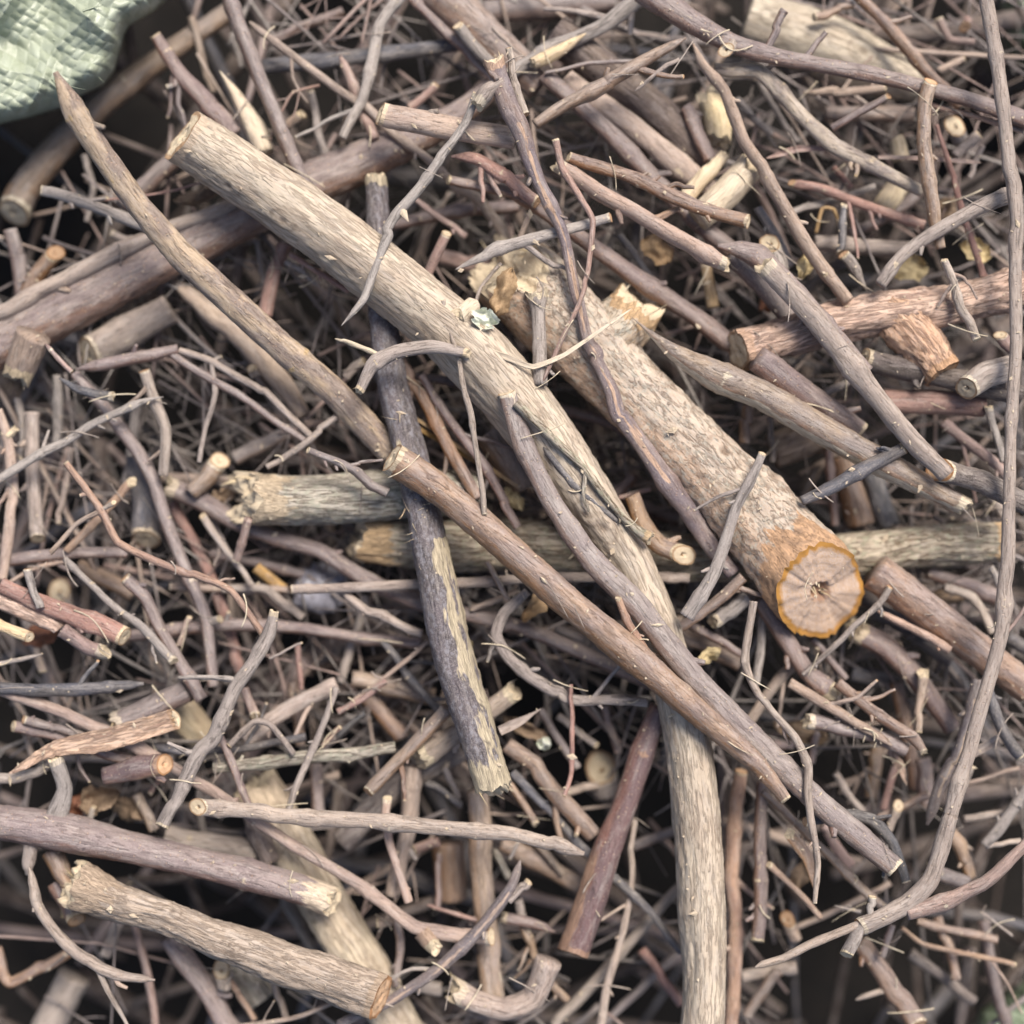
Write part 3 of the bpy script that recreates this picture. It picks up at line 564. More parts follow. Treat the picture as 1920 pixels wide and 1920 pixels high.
G|6.4|28,30|170,1580;370,1430|b.6,n|stub with a crumbly end left of the big sawn face
B|6.6|20,22,24|-20,1610;150,1500;340,1330|n,n|stick tucked under the lower end of the thickest log
G|6|18,18,16|445,1480;440,1700;415,1930|n,n|fuzzy upright twig below the thickest log
V|5.5|16,16|20,1570;340,1760|n,n|thin dusky twig below the thickest log
B|4|32,32|-20,1640;320,1810|n,n|dim stick between the glossy stick and the thickest log
V|5|14,14|730,1670;920,1900|n,n|thin twig right of the torn lower end
T|5|22,22,22|670,1770;530,1930;380,2140|n,n|straight tan stick slanting down left below the thickest log
T|6|24,18,16|1350,1860;1345,2040;1320,2200|b,c|short upright twig with a knobby pale top
D|3|30,30|950,1860;1300,1950|n,n|dim blue stick below the big sawn face
K|3.4|30,30|700,1200;1500,1800|n,n|dim stick behind the thick plain branch
G|6|14,14|1730,1270;1790,1390|n,n|short pale twig beneath the lichened log's right end
K|4.5|22,18|1470,1030;1580,940|p,n|dark thorn-like tip over the lichened log
G|8|2,2|1450,800;1650,1020|n,n|white thread over the splintered branch end
A|5|12,12|1300,740;1520,960|n,n|thin torn fibre under the split glossy branch
@6
D|7.2|22,26,16|-20,30;400,45;810,5|n,p|slate-coloured strip at the left edge below centre
V|6|46,50,48|640,240;830,150;1060,45|b,n|grey-plum stub above the flat reddish strip
F|7.6|18,40,46,44|50,510;310,370;620,310;995,205|p,c,f|flat reddish strip of bark, lower left
V|6.5|22,22,22|70,245;320,300;760,440|c.6,n|twig with a pale cut left end, lower left
V|6.7|18,18|130,205;460,300|c.6,n|twin twig just above the pale cut one, lower left
G|6.8|22,20,20|-20,540;150,525;300,450|n,n|dusty curved twig joining the thick dusty branch
X|7|38,42,42|590,530;750,490;930,465|n,c.5|wine-red stub with a white cut end, lower left
D|6|18,18,18|850,355;1100,390;1720,305|n,n|slate twig under the lumpy headed stick
O|6.6|22,26,26,24|1200,480;1500,450;1830,405;2220,365|n,n|level grey stick with pale patches, below centre left
V|7|14,16,14|1230,280;1300,450;1400,690|n,n|thin slanting twig beside the lumpy headed stick
G|7.2|13,14,14,13|1290,355;1420,225;1530,235;1650,400|c,n|arched thin twig, lower left
T|5.6|28,30,30|1900,10;1630,155;1380,320|n,n|smooth stick slanting up toward the centre, lower left
R|6|18,20|1375,30;1435,185|n,c.5|short reddish peg with cut tip, lower left
G|6.8|14,14,15,14|1890,20;1830,200;1740,400;1620,720|n,n|long thin crooked twig, below centre left
R|6|10,10|1910,250;1810,360|c,n|tiny reddish twig left of the frayed dark branch
V|4|26,26|1780,460;1790,740|n,n|dim violet peg, lower left
P|3|76,70|1000,140;1160,320|n,n|dim pale lump, lower left
K|4.6|38,40|1400,700;1530,1010|n,n|shaded stick beside the greyish pale log
G|4|15,14|1120,600;1145,870|n,n|thin stalk below the lumpy headed stick
B|5|22,22|770,630;870,830|n,n|short stick above the thick dusty branch
T|4|38,42|930,860;1450,940|n,n|dim stick on top of the thick dusty branch
B|6.5|44,38|290,950;420,1200|n,b|stub poking out beneath the thick dusty branch
V|6|40,36|330,1120;430,1340|n,c.5|second stub below the thick dusty branch
B|4|20,22,20|-20,1490;75,1685;410,1500|n,n|angled dim twig at the lower left edge
R|4|16,18,18|750,1350;810,1560;870,1940|n,n|upright reddish twig at the bottom left
G|3|22,22|690,1320;590,1540|n,n|dim stalk under the rough chunky branch
V|4.5|42,44,44|950,1430;1130,1680;1300,1970|n,n|thick dim stick running off the bottom, left part
T|5|36,30|1245,1610;1265,1720|c1,n|round pale tube end below the rough chunky branch
A|4.5|12,12|1290,1670;1430,1900|n,n|orange-tinted twig under the round pale tube end
T|4.5|14,14|1520,1600;1610,1900|n,n|thin twig below the rough chunky branch
T|6|10,10,9|1340,1935;1640,1888;1930,1780|n,n|thin pale twig along the bottom edge, left part
O|3|56,60|1330,1560;1480,1780|n,n|soft grey lump below the rough chunky branch
T|1|66,72|420,1650;260,1960|n,n|blurred olive stick at the bottom left corner
G|5|3,3|395,1510;255,1625|n,n|pale thread at the lower left
T|4.2|14,14|650,440;200,420|n,n|hidden twig behind the flat reddish strip
G|5.2|12,12|500,780;530,700|n,c|tiny peg above the thick dusty branch
R|5.3|10,10|840,625;885,560|c,n|tiny reddish peg under the wine-red stub
B|3.4|22,22|1650,0;1690,350|n,n|dim upright peg below centre left
T|4.8|14,14|150,300;200,450|n,n|short twig below the pale cut one, lower left
@7
R|6|12,12,12|-20,165;130,80;250,-10|n,n|thin bent twig left of the frayed dark branch, below centre
D|5|14,14|130,170;-20,300|n,n|thin blue twig left of the frayed dark branch, below centre
B|3|30,30|150,80;340,310|n,n|dim stick behind the short straight stick
T|4|22,22|320,0;570,120|n,n|dim stick touching the frayed dark branch
T|7|22,24,8|890,270;1020,210;1125,145|n,p,f|curled dry peel right of the frayed dark branch
B|5.6|30,32,36,34|930,345;1100,490;1220,650;1420,860|n,n|knotted stick falling away right of the frayed tip
D|5.7|18,18,18,17,16,14|960,500;1150,700;1390,950;1560,1110;1760,1310;1910,1520|n,n|long straight blue-grey twig under the level straight twig
R|7.5|9,11,11,9|1290,10;1300,200;1290,500;1250,640|n,c|bright upright twig below centre
G|4.6|14,14|1220,190;1440,355|n,c.6|thin pale-tipped twig below centre
T|2|62,56|1460,480;1500,640|c1,n|round dusky cut face deep in the shade
B|5|16,16|950,570;1100,800|n,b|thin stick right of the frayed tip
K|4|44,46,44|0,900;300,600;680,370|n,n|dim slanting branch behind the short straight stick
D|4.7|16,14|480,560;680,690|n,n|short blue twig left of the frayed tip
G|4.5|14,14|580,470;660,650|n,n|short pale twig left of the frayed tip
A|6.4|18,16,16,18|260,660;250,850;320,1080;375,1230|b,n|upright pinkish twig below the level straight twig
V|5|18,18,16|310,1290;330,1500;310,1700|n,n|upright violet twig near the bottom
R|4.5|22,20|400,945;550,890|c.5,n|small reddish stub below the level straight twig
V|3.6|12,12|550,960;545,1260|n,n|dim thin peg near the bottom centre
B|1.5|70,70|600,900;620,1220|n,n|broad dim slab near the bottom centre
E|7|12,20,24,24,22,20,18|1005,1000;960,1150;860,1290;700,1470;500,1650;250,1800;-10,1925|p,n|long dark arching twig at the bottom centre
+G|16,18|940,1230;1055,1115|n,c
V|5|22,22,10|900,1320;1050,1350;1200,1405|b,p|short pale-ended twig touching the upright smooth stick
R|5|8,10|480,1250;760,1335|p,n|red sliver left of the upright smooth stick
G|6.7|8,8,8|250,1680;400,1612;560,1620|n,n|thin grey twig at the bottom, by the hooked stick
B|4.5|18,18,18,16|1020,1370;1100,1530;1180,1690;1265,1790|n,n|dim slanting twig right of the upright smooth stick
O|4|14,16|860,950;945,1100|n,n|pale mossy peg by the upright smooth stick
T|5|11,12,14,16,18|1650,760;1630,1100;1580,1400;1500,1700;1455,1940|n,n|slender twig left of the foot of the pale branch
T|3.5|22,24,24|1920,1130;1650,1440;1200,1930|n,n|dim straw-coloured stick at the bottom centre
R|3.2|18,18|1690,1500;1910,1810|n,n|dim reddish stick at the bottom centre
B|3|34,34|900,900;1420,1180|n,n|dim stick behind the polished wine-coloured one
G|5|8,8|1005,880;945,990|n,c|tiny hook-like tip below the level straight twig
V|4|16,16|1120,160;1330,480|n,n|dim twig left of the bright upright twig
V|3.6|16,16|1480,130;1560,400|n,n|dim twig above the round dusky face
T|5|18,14|200,1350;290,1350|c,n|straw bit near the bottom left of centre
T|3|16,16|1250,620;1450,580|n,n|dim stalk at the foot of the bright upright twig
G|4|18,18|990,1220;1040,1420|n,n|dim peg right of the long dark arching twig
V|3|22,22|1640,920;1920,820|n,n|dim level twig right of the polished wine-coloured stick
T|4|26,26|420,1700;560,1720|n,n|stub behind the hooked stick
B|3.6|16,16|1100,900;1250,1080|n,n|dim twig below the level straight twig
@8
B|6.2|14,16,18,20|450,610;580,720;800,950;1180,1300|n,n|long thin twig running under the crooked fuzzy one
T|7.2|20,22,20,14|600,0;740,85;900,175;1170,355|n,p|splintered tan twig, lower right
V|6.8|28,32,32,26|690,215;850,240;1050,280;1260,380|b,n|smooth stick with a tattered left end, lower right
B|7.3|22,22,24,16|870,0;1090,170;1290,305;1360,395|n,b|stick with a splayed tip, lower right
F|6|14,26,8|1160,380;1220,470;1260,580|n,p,f|hanging scrap of reddish bark, lower right
G|4|16,16|860,510;1020,730|n,n|dim grey twig, lower right
R|4|15,15|1195,470;1130,710|n,n|dim reddish upright peg, lower right
T|5.5|22,18,16|1218,690;1180,760;1160,840|c1,n|small pale disc on a twig end, lower right
B|5|16,18|1100,760;1390,630|n,n|twig behind the small pale disc
R|5|20,24|790,800;940,1030|n,n|red peg under the bow-shaped twig
A|6|14,13,13|485,1020;620,1150;780,1325|c,n|thin orange-tinted twig right of the plum upright stick
T|4|28,26|590,1330;640,1450|c1,n|dim disc end right of the plum upright stick
G|6|6,7|850,1250;1000,1290|p,n|thin pale spur touching the forked foot
A|5|9,11,12,12|1230,1380;1350,1470;1530,1520;1875,1592|n,c|thin level twig below the forked foot
B|4|18,20,18|1430,1320;1500,1480;1535,1670|n,n|short upright twig below the forked foot
B|4.3|16,16|1320,1340;1770,1445|n,n|dim twig behind the forked foot
V|6|14,14|1180,1360;1120,1540|n,n|peg hanging from the forked foot
G|6|20,22,22|1695,920;1790,790;1935,590|n,n|pale bent stick at the lower right edge
+T|10,10|1700,925;1900,890|n,n
B|5|28,28,24|1470,800;1560,900;1620,1100|n,n|shaded stick right of the tall branch's foot
T|5|16,16|1580,770;1800,735|n,n|level stub right of the tall branch's foot
V|5|28,30|1400,1050;1600,1130|b,n|frayed dim stick behind the forked foot
T|6|22,26|1620,400;1790,310|n,n,f|pale strip of peel right of the tall bare branch, lower part
G|6|9,8|1630,470;1575,620|n,n,f|papery curl right of the tall bare branch
T|5|8,8|1550,585;1890,480|n,n|thin dim stalk at the lower right
V|3|26,26|1690,1340;1820,1940|n,n|dim upright stick at the bottom right
K|3|22,22|1280,1520;1640,1790|n,n|dim slanting stick near the bottom right corner
G|5|5,5|1680,1290;1855,1425|n,n|thin grey wire of twig at the bottom right
B|7|24,30,22|590,840;700,980;740,1160|b,p,f|crinkled bark curl, lower right
T|3|24,24|330,1650;640,1600|n,n|dim stick at the bottom right of the pale branch
B|3|22,22|540,1620;360,1880|n,n|dim slanting stick right of the pale branch's foot
B|2.5|26,26|1100,350;1060,650|n,n|dim upright stick left of the knobby dark twig
V|4|16,16|760,280;720,450|n,n|short dusky peg, lower right
V|4|20,20|510,350;620,350|n,n|short level peg, lower right
B|3.5|28,28|1200,0;1320,600|n,n|dim brown stick left of the knobby dark twig
V|3.5|30,30|1350,430;1380,700|n,n|dim stump near the knobby dark twig
'''
class Ch: pass
def resample(P, W, step):
    """Catmull-Rom through pixel points, returns dense points and widths"""
    P = np.asarray(P, float); W = np.asarray(W, float)
    if len(W) != len(P): W = np.interp(np.linspace(0, 1, len(P)), np.linspace(0, 1, len(W)), W)
    A = np.column_stack([P, W])
    A = np.vstack([2 * A[0] - A[1], A, 2 * A[-1] - A[-2]])
    A[0, 2] = A[1, 2]; A[-1, 2] = A[-2, 2]
    out = []
    for i in range(1, len(A) - 2):
        L = np.hypot(*(A[i + 1, :2] - A[i, :2]))
        n = max(2, int(math.ceil(L / step)))
        t = (np.arange(n) / n)[:, None]
        p0, p1, p2, p3 = A[i - 1], A[i], A[i + 1], A[i + 2]
        # centripetal-ish damping of the tangents
        m1 = (p2 - p0) * .5; m2 = (p3 - p1) * .5; m1 = m1 * .55 + (p2 - p1) * .45; m2 = m2 * .55 + (p2 - p1) * .45
        m1[:2] *= min(1, 1.1 * L / (np.hypot(*m1[:2]) + 1e-6)); m2[:2] *= min(1, 1.1 * L / (np.hypot(*m2[:2]) + 1e-6))
        t2, t3 = t * t, t * t * t
        out.append((2 * t3 - 3 * t2 + 1) * p1 + (t3 - 2 * t2 + t) * m1 + (-2 * t3 + 3 * t2) * p2 + (t3 - t2) * m2)
    out.append(A[-2][None])
    return np.vstack(out)

sticks = []
tile = None
for ln in DATA.strip().split('\n'):
    ln = ln.strip()
    if not ln: continue
    if ln[0] == '@':
        tile = None if ln[1] == 'G' else (int(ln[1]) % 3 * 640, int(ln[1]) // 3 * 640)
        continue
    f = ln.split('|')
    def pts(s):
        q = [tuple(map(float, a.split(','))) for a in s.split(';')]
        return [(x, y) for x, y in q] if tile is None else [(tile[0] + x / 3, tile[1] + y / 3) for x, y in q]
    c = Ch()
    if ln[0] == '+':
        c.mat = f[0][1:]; c.w = [float(a) for a in f[1].split(',')]; c.p = pts(f[2]); c.ends = f[3].split(',')
        sticks[-1].kids.append(c)
    else:
        c.mat = f[0]; c.lays = [float(v) for v in f[1].split(',')]; c.layer = c.lays[0]; c.w = [float(a) * .93 for a in f[2].split(',')]; c.p = pts(f[3]); c.ends = f[4].split(','); c.txt = f[5]; c.kids = []
        sticks.append(c)

# heights: every stick starts on its own level; where two cross, the upper is pushed off the lower
LAY = 0.0075
def build_heights():
    samp = []; 
    for i, s in enumerate(sticks):
        D = resample(s.p, s.w, 14.0)
        d = np.r_[0, np.cumsum(np.hypot(*np.diff(D[:, :2], axis=0).T))]
        s.len = d[-1]; s.K = int(min(7, max(2, round(s.len / 170) + 1)))
        u = d / d[-1] * (s.K - 1)
        samp.append(np.column_stack([D, u, np.full(len(D), i), np.arange(len(D)), np.interp(d / d[-1], np.linspace(0, 1, len(s.lays)), s.lays) if len(s.lays) > 1 else np.full(len(D), s.layer)]))
    A = np.vstack(samp)
    lay = A[:, 6] + A[:, 4] * 1e-4
    n = len(A); cons = {}
    for a in range(0, n, 400):
        d = np.hypot(A[a:a + 400, None, 0] - A[None, :, 0], A[a:a + 400, None, 1] - A[None, :, 1])
        rr = (A[a:a + 400, None, 2] + A[None, :, 2]) * .5
        ii, jj = np.nonzero(d < rr * .9)
        for x, y in zip(ii + a, jj):
            si, sj = int(A[x, 4]), int(A[y, 4])
            if si == sj or lay[x] <= lay[y]: continue
            key = (si, sj, int(A[x, 5]) // 5)
            dd = math.hypot(A[x, 0] - A[y, 0], A[x, 1] - A[y, 1])
            if key not in cons or dd < cons[key][0]: cons[key] = (dd, A[x, 3], A[y, 3], A[x, 2] / 2, A[y, 2] / 2)
    off = np.r_[0, np.cumsum([s.K for s in sticks])]
    prior = np.concatenate([(np.interp(np.linspace(0, 1, s.K), np.linspace(0, 1, len(s.lays)), s.lays) - 5) * LAY if len(s.lays) > 1 else np.full(s.K, (s.layer - 5) * LAY) for s in sticks])
    z = prior.copy()
    rows = [(si, sj, *v) for (si, sj, _), v in cons.items()]
    I = np.array([r[0] for r in rows]); J = np.array([r[1] for r in rows])
    V = np.array([r[2:] for r in rows])
    need = np.sqrt(np.maximum((V[:, 3] + V[:, 4]) ** 2 - V[:, 0] ** 2, 1)) * PX * .9
    def idx(S, u):
        k = np.array([sticks[s].K for s in S])
        a = np.minimum(np.floor(u).astype(int), k - 2); t = u - a
        return off[S] + a, t
    ia, it = idx(I, V[:, 1]); ja, jt = idx(J, V[:, 2])
    for itn in range(140):
        zi = z[ia] * (1 - it) + z[ia + 1] * it
        zj = z[ja] * (1 - jt) + z[ja + 1] * jt
        viol = np.maximum(need - (zi - zj), 0) * .35
        acc = np.zeros_like(z); wt = np.zeros_like(z)
        for id_, w, sg in ((ia, 1 - it, 1), (ia + 1, it, 1), (ja, 1 - jt, -1), (ja + 1, jt, -1)):
            np.add.at(acc, id_, sg * viol * w); np.add.at(wt, id_, w * (viol > 0))
        z += acc / np.maximum(wt, 1) * 1.4
        for q, s in enumerate(sticks):      # stay nearly straight, with a little bend
            a, b = off[q], off[q + 1]
            if s.K > 2:
                x = np.arange(s.K) - (s.K - 1) / 2
                fit = z[a:b].mean() + x * (x @ z[a:b]) / (x @ x)
                z[a:b] += (fit - z[a:b]) * .35
        z += (prior - z) * .015
    for q, s in enumerate(sticks):
        s.z = z[off[q]:off[q + 1]].copy()
    return len(rows), z.min(), z.max()
print('heights', build_heights())

def zat(s, u):
    x = u * (s.K - 1); k = np.arange(s.K)
    if s.K > 3:      # smooth the node heights
        xs = np.linspace(0, s.K - 1, 40); zz = np.interp(xs, k, s.z)
        ker = np.ones(9) / 9; zz = np.convolve(np.pad(zz, 4, mode='edge'), ker, 'valid')
        return np.interp(x, xs, zz)
    return np.interp(x, k, s.z)

BIG = {'P', 'Q', 'M', 'F', 'O'}
def tube(name, mat, D, zc, ends, parent, seed, flat=None, cutmat=None, origin=(0, 0, 0)):
    """D dense (px, py, w). zc heights. Returns bark object; cut faces become children of parent."""
    n = len(D)
    k = (HGT - zc) / HGT
    X = (D[:, 0] - 960) * PX * k; Y = (960 - D[:, 1]) * PX * k
    C = np.column_stack([X, Y, zc]); Rr = D[:, 2] * .5 * PX * k
    seg = np.linalg.norm(np.diff(C, axis=0), axis=1); s = np.r_[0, np.cumsum(seg)]; L = s[-1]
    rmax = Rr.max()
    # organic wander and swellings
    so = seed * 13.7
    if mat != 'Y' and flat is None:
        nod = rng.uniform(.03, .07) if rmax < .004 else .12
        ph = rng.uniform(0, nod)
        b = np.exp(-(((s + ph + nod / 2) % nod - nod / 2) / (rmax * 1.1)) ** 2)
        Rr = Rr * (1 + (.16 if rmax < .004 else .06) * b)
        wv = np.column_stack([vnoise(np.column_stack([s / (rmax * 9) + so + q * 31, np.zeros(n), np.zeros(n)])) for q in range(3)])
        if rmax < .0045:
            nk = max(3, int(L / .014)); kx_ = np.sort(np.r_[0, rng.uniform(0, L, nk), L])
            wv = wv + np.column_stack([np.interp(s, kx_, rng.normal(0, 1.1, len(kx_))) for _ in range(3)])
        fade = np.clip(np.minimum(s, L - s) / (rmax * 4 + 1e-6), 0, 1)[:, None]
        C = C + wv * np.minimum(rmax * .22, .0004) * (.4 + .6 * fade) * np.array([1, 1, .6])
        Rr = Rr * (1 + .07 * vnoise(np.column_stack([s / (rmax * 3) + so, np.zeros(n) + 9, np.zeros(n)])))
    node = None
    if mat not in 'WYPQMO' and flat is None and n > 20:
        node = np.exp(-(((s + ph + nod / 2) % nod - nod / 2) / (rmax * .22)) ** 2)
        Rr = Rr * (1 + .05 * node)
    e0, e1 = ends
    for e, a in ((e0, 0), (e1, 1)):
        if e == 'p':
            dist = s if a == 0 else L - s
            Rr = Rr * (np.clip((dist / (rmax * 6 + 1e-9)) ** .6, .06, 1) if (flat or mat in 'WSG') else np.clip((dist / (rmax * 2.2 + 1e-9)) ** .5, .35, 1))
    T = np.gradient(C, axis=0); T /= np.linalg.norm(T, axis=1)[:, None] + 1e-12
    up = np.array([0, 0, 1.]); N_ = up - T * (T @ up)[:, None]; N_ /= np.linalg.norm(N_, axis=1)[:, None]
    S_ = np.cross(T, N_)
    wpx = D[:, 2].max()
    m = int(np.clip(wpx * .55, 8, 72))
    a = np.arange(m) / m * 2 * np.pi
    ca, sa = np.cos(a), np.sin(a)              # cos -> up, sin -> side
    th = a[None, :] ; SS = s[:, None] + 0 * th
    gx = ca[None] * Rr[:, None] * 1000; gy = sa[None] * Rr[:, None] * 1000; gz = SS * 1000 * .30
    G = np.stack([gx + so * 3.1, gy + so * 1.7, gz + so * 2.3], -1)
    rad = Rr[:, None] * np.ones((1, m))
    # displacement in metres
    ell = 1 + .06 * np.sin(2 * (th + so)) + .03 * np.sin(3 * th + so * 2)
    rad = rad * ell
    if mat in BIG:
        Gd = np.stack([G[..., 0], G[..., 1], G[..., 2] * .7], -1)
        d = vnoise(Gd * .28) * .9 + vnoise(Gd * .7 + 50) * .55
        rg = 1 - np.abs(vnoise(Gd * .95 + 90)); d2 = -np.clip(rg - .80, 0, 1) * 4.0
        d3 = vnoise(Gd * 1.9 + 7) * .3
        amp = {'P': .0005, 'Q': .0009, 'M': .00085, 'F': .0013, 'O': .0008}[mat]
        rad = rad + (d + d2 + d3) * amp * min(1, rmax / .008)
    else:
        Gd = np.stack([G[..., 0], G[..., 1], G[..., 2]], -1)
        rad = rad * (1 + .05 * vnoise(Gd * .8) + .035 * vnoise(Gd * 2.2 + 40))
    peel = np.zeros((n, m))
    tt = np.zeros((n, m))
    knot = np.zeros((n, m))
    if wpx > 42 and flat is None and mat not in 'WY' and L > .03:
        for _ in range(int(1 + L / (.035 if wpx < 90 else .05))):
            sk = rng.uniform(.06, .94) * L; ak = rng.uniform(-1.3, 1.3); rk = rmax * rng.uniform(.13, .32)
            da = (th - ak + np.pi) % (2 * np.pi) - np.pi
            dd = np.sqrt(((SS - sk) / (rk * 1.5)) ** 2 + (da * Rr[:, None] / rk) ** 2)
            rad = rad + rk * rng.uniform(.12, .5) * np.exp(-dd ** 2) - rk * .35 * np.exp(-(dd / .35) ** 2)
            knot = np.maximum(knot, np.maximum(np.exp(-(dd / .4) ** 2), .6 * np.exp(-((dd - 1.1) / .22) ** 2)))
    cuts = []
    for e, side in ((e0, 0), (e1, 1)):
        if e in ('n', 'p'): continue
        rho = float(e[1:]) if len(e) > 1 else (.3 if e[0] == 'c' else .35)
        re = Rr[0] if side == 0 else Rr[-1]
        re_eff = Rr[min(4, n - 1)] if side == 0 else Rr[max(-5, -n)]
        tv = -ca * rho * re
        if e[0] == 'b':
            jag = vnoise(np.column_stack([np.cos(a) * 1.5 + so, np.sin(a) * 1.5, np.full(m, 3.)])) * .5 + vnoise(np.column_stack([np.cos(a) * 5 + so, np.sin(a) * 5, np.full(m, 8.)])) * .16 + rng.normal(0, .06, m)
            tv = tv + jag * re
        else:
            tv = tv + vnoise(np.column_stack([np.cos(a) * 2 + so, np.sin(a) * 2, np.full(m, 5.)])) * .07 * re
        Lz = min(max(3.0 * re * max(rho, .4), re * 2), L * .6)
        dist = s if side == 0 else L - s
        w = np.clip(1 - dist / Lz, 0, 1) ** 1.5
        tt = tt + (w[:, None] * tv[None]) * (1 if side == 1 else -1)
        peel = np.maximum(peel, np.clip(1 - dist / (re * ((2.4 if re > .006 else 1.3) if e[0] == 'b' else .6)), 0, 1)[:, None])
        cuts.append((side, e[0], rho, re))
    su = (s / (L + 1e-9))[:, None]
    if node is not None: peel = peel + .22 * node[:, None] * (1 + .5 * np.sin(a * 2 + so))[None]
    if mat == 'Q': peel = np.maximum(peel * .0, np.clip(1.15 - (L - SS) / (Rr[-1] * (.55 + .95 * ca[None] + .5 * vnoise(np.column_stack([np.cos(a) * 3, np.sin(a) * 3, a * 0]))[None])), 0, 1))
    if mat == 'C': peel = np.maximum(peel, .42 * (su > .60) * np.clip((-sa[None] + .15 * np.sin(s * 300)[:, None] - .05) * 3, 0, 1)) + .35 * np.exp(-((su - .47) / .05) ** 2) * (sa[None] > .2)
    if mat == 'E': peel = np.maximum(peel, .5 * ((su > .12) & (su < .8)) * np.exp(-((sa[None] - .15 * np.sin(s * 130)[:, None]) / .3) ** 2) * (ca[None] > 0))
    if mat == 'X': peel = np.maximum(peel, .45 * np.clip((su - .35) * 3, 0, 1) * np.clip((sa[None] - .35) * 3, 0, 1))
    if mat == 'S': peel = np.maximum(peel, .4 * (sa[None] > .55))
    if mat == 'Q': ell_ = 1 / np.maximum(rad[-1] / rad[-1].mean(), .1); rad[-6:] = rad[-6:] * (1 + (ell_ - 1)[None] * np.linspace(.1, .8, 6)[:, None]); tt[-1] += rng.normal(0, .025, m) * Rr[-1]; rad[-1] *= 1 + rng.normal(0, .012, m)
    off_s = rad * sa[None]; off_u = rad * ca[None]
    if flat is not None:
        tw = np.sin(s / (L + 1e-9) * 2.2 + so)[:, None] * .5
        h = off_u * .16
        off_u = h * np.cos(tw) - off_s * np.sin(tw) * .7 + (np.abs(off_s) ** 2 / (rmax + 1e-9)) * .5
        off_s = off_s * np.cos(tw * .6)
    Pv = C[:, None] + N_[:, None] * off_u[..., None] + S_[:, None] * off_s[..., None] + T[:, None] * tt[..., None]
    co = Pv.reshape(-1, 3) - np.array(origin)
    i = np.arange(n - 1)[:, None] * m; j = np.arange(m)[None]; j2 = (j + 1) % m
    F = np.stack([i + j, i + j2, i + m + j2, i + m + j], -1).reshape(-1, 4)
    sw = -S_[:, 0:1] * .55 - S_[:, 1:2] * .85    # which flank faces down-left of the picture's ground plan: browner there
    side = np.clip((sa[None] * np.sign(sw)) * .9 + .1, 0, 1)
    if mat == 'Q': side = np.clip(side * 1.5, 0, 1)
    co2 = [co]; SD = [side.reshape(-1)]; KN = np.concatenate([knot.reshape(-1), np.zeros(4)]); Fx = [F]; G2 = [G.reshape(-1, 3)]; P2 = [peel.reshape(-1)]
    base = len(co)
    for side in (0, 1):      # plain caps where no cut face is shown
        if not any(c[0] == side for c in cuts):
            r0 = 0 if side == 0 else (n - 1) * m
            co2.append(co[r0:r0 + m].mean(0)[None]); G2.append(G.reshape(-1, 3)[r0][None]); P2.append(np.zeros(1)); SD.append(np.zeros(1))
            jj = np.arange(m); q = np.stack([r0 + jj, r0 + (jj + 1) % m, np.full(m, base), np.full(m, -1)], -1)
            if side == 0: q[:, :2] = q[:, 1::-1].copy()
            Fx.append(q); base += 1
    F = np.vstack(Fx)[:, ::1]
    F = np.where(F[:, 3:4] < 0, F[:, [1, 0, 2, 3]], F[:, [3, 2, 1, 0]])
    o = mesh_obj(name, np.vstack(co2), F, M[mat], parent, {'gv': np.vstack(G2), 'peel': np.concatenate(P2), 'side': np.concatenate(SD), 'knot': KN[:sum(map(len, SD))]})
    out = [o]
    for side, ty, rho, re in cuts:
        ring = Pv[0] if side == 0 else Pv[-1]
        ax = -T[0] if side == 0 else T[-1]
        cen = ring.mean(0)
        fr = np.linspace(1, .03, 34) if mat == 'Q' else np.array([1, .97, .92, .85, .75, .62, .5, .38, .27, .19, .12, .06]) if wpx > 14 else np.array([1, .9, .6, .3, .12])
        V_ = []; cvs = []; rd = []
        for qi, q in enumerate(fr):
            pt = cen + (ring - cen) * q
            x, y = ca * q, sa * q
            dp = vnoise(np.column_stack([x * 5 + so, y * 5, np.full(m, 1.)])) * .05 + vnoise(np.column_stack([x * 13 + so, y * 13, np.full(m, 2.)])) * .035
            if ty == 'b':
                dp = dp * 2.0 + vnoise(np.column_stack([x * 3 + so, y * 3, np.full(m, 4.)])) * .2 + rng.normal(0, .025, m)
                dp += -.2 * (1 - q) * .6
            if ty == 'c' and q < .2 and mat != 'Q': dp = dp - .30 * (1 + .5 * np.sin(a * 3 + so))
            if mat == 'Q':
                dp = dp * .4 - .006 * np.clip(1 - np.abs(vnoise(np.column_stack([np.cos(a) * 3.1, np.sin(a) * 3.1, np.full(m, q * .8)]))) * 14, 0, 1) * (q < .8)
                dp = dp - .38 * np.clip((.20 - q + .07 * vnoise(np.column_stack([np.cos(a) * 2, np.sin(a) * 2, np.full(m, 6.)]))) * 14, 0, 1)
            if q > .96: dp = dp * 0
            pt = pt + ax * (dp * re)[:, None]
            V_.append(pt); cvs.append(np.column_stack([x + so, y + so, np.full(m, so)])); rd.append(np.full(m, q) if mat != 'Q' else q + (vnoise(np.column_stack([np.cos(a) * 2, np.sin(a) * 2, np.full(m, 2.2)])) * .03 + rng.normal(0, .008, m)) * (q > .5) - .04)
        V_.append((V_[-1].mean(0) - ax * re * .05)[None]); cvs.append(np.array([[so, so, so]])); rd.append(np.zeros(1))
        kf = len(fr)
        i = np.arange(kf - 1)[:, None] * m
        Fq = np.stack([i + j, i + j2, i + m + j2, i + m + j], -1).reshape(-1, 4)
        jj = np.arange(m)
        Ft = np.stack([(kf - 1) * m + jj, (kf - 1) * m + (jj + 1) % m, np.full(m, kf * m), np.full(m, -1)], -1)
        Fq = np.vstack([Fq, Ft])
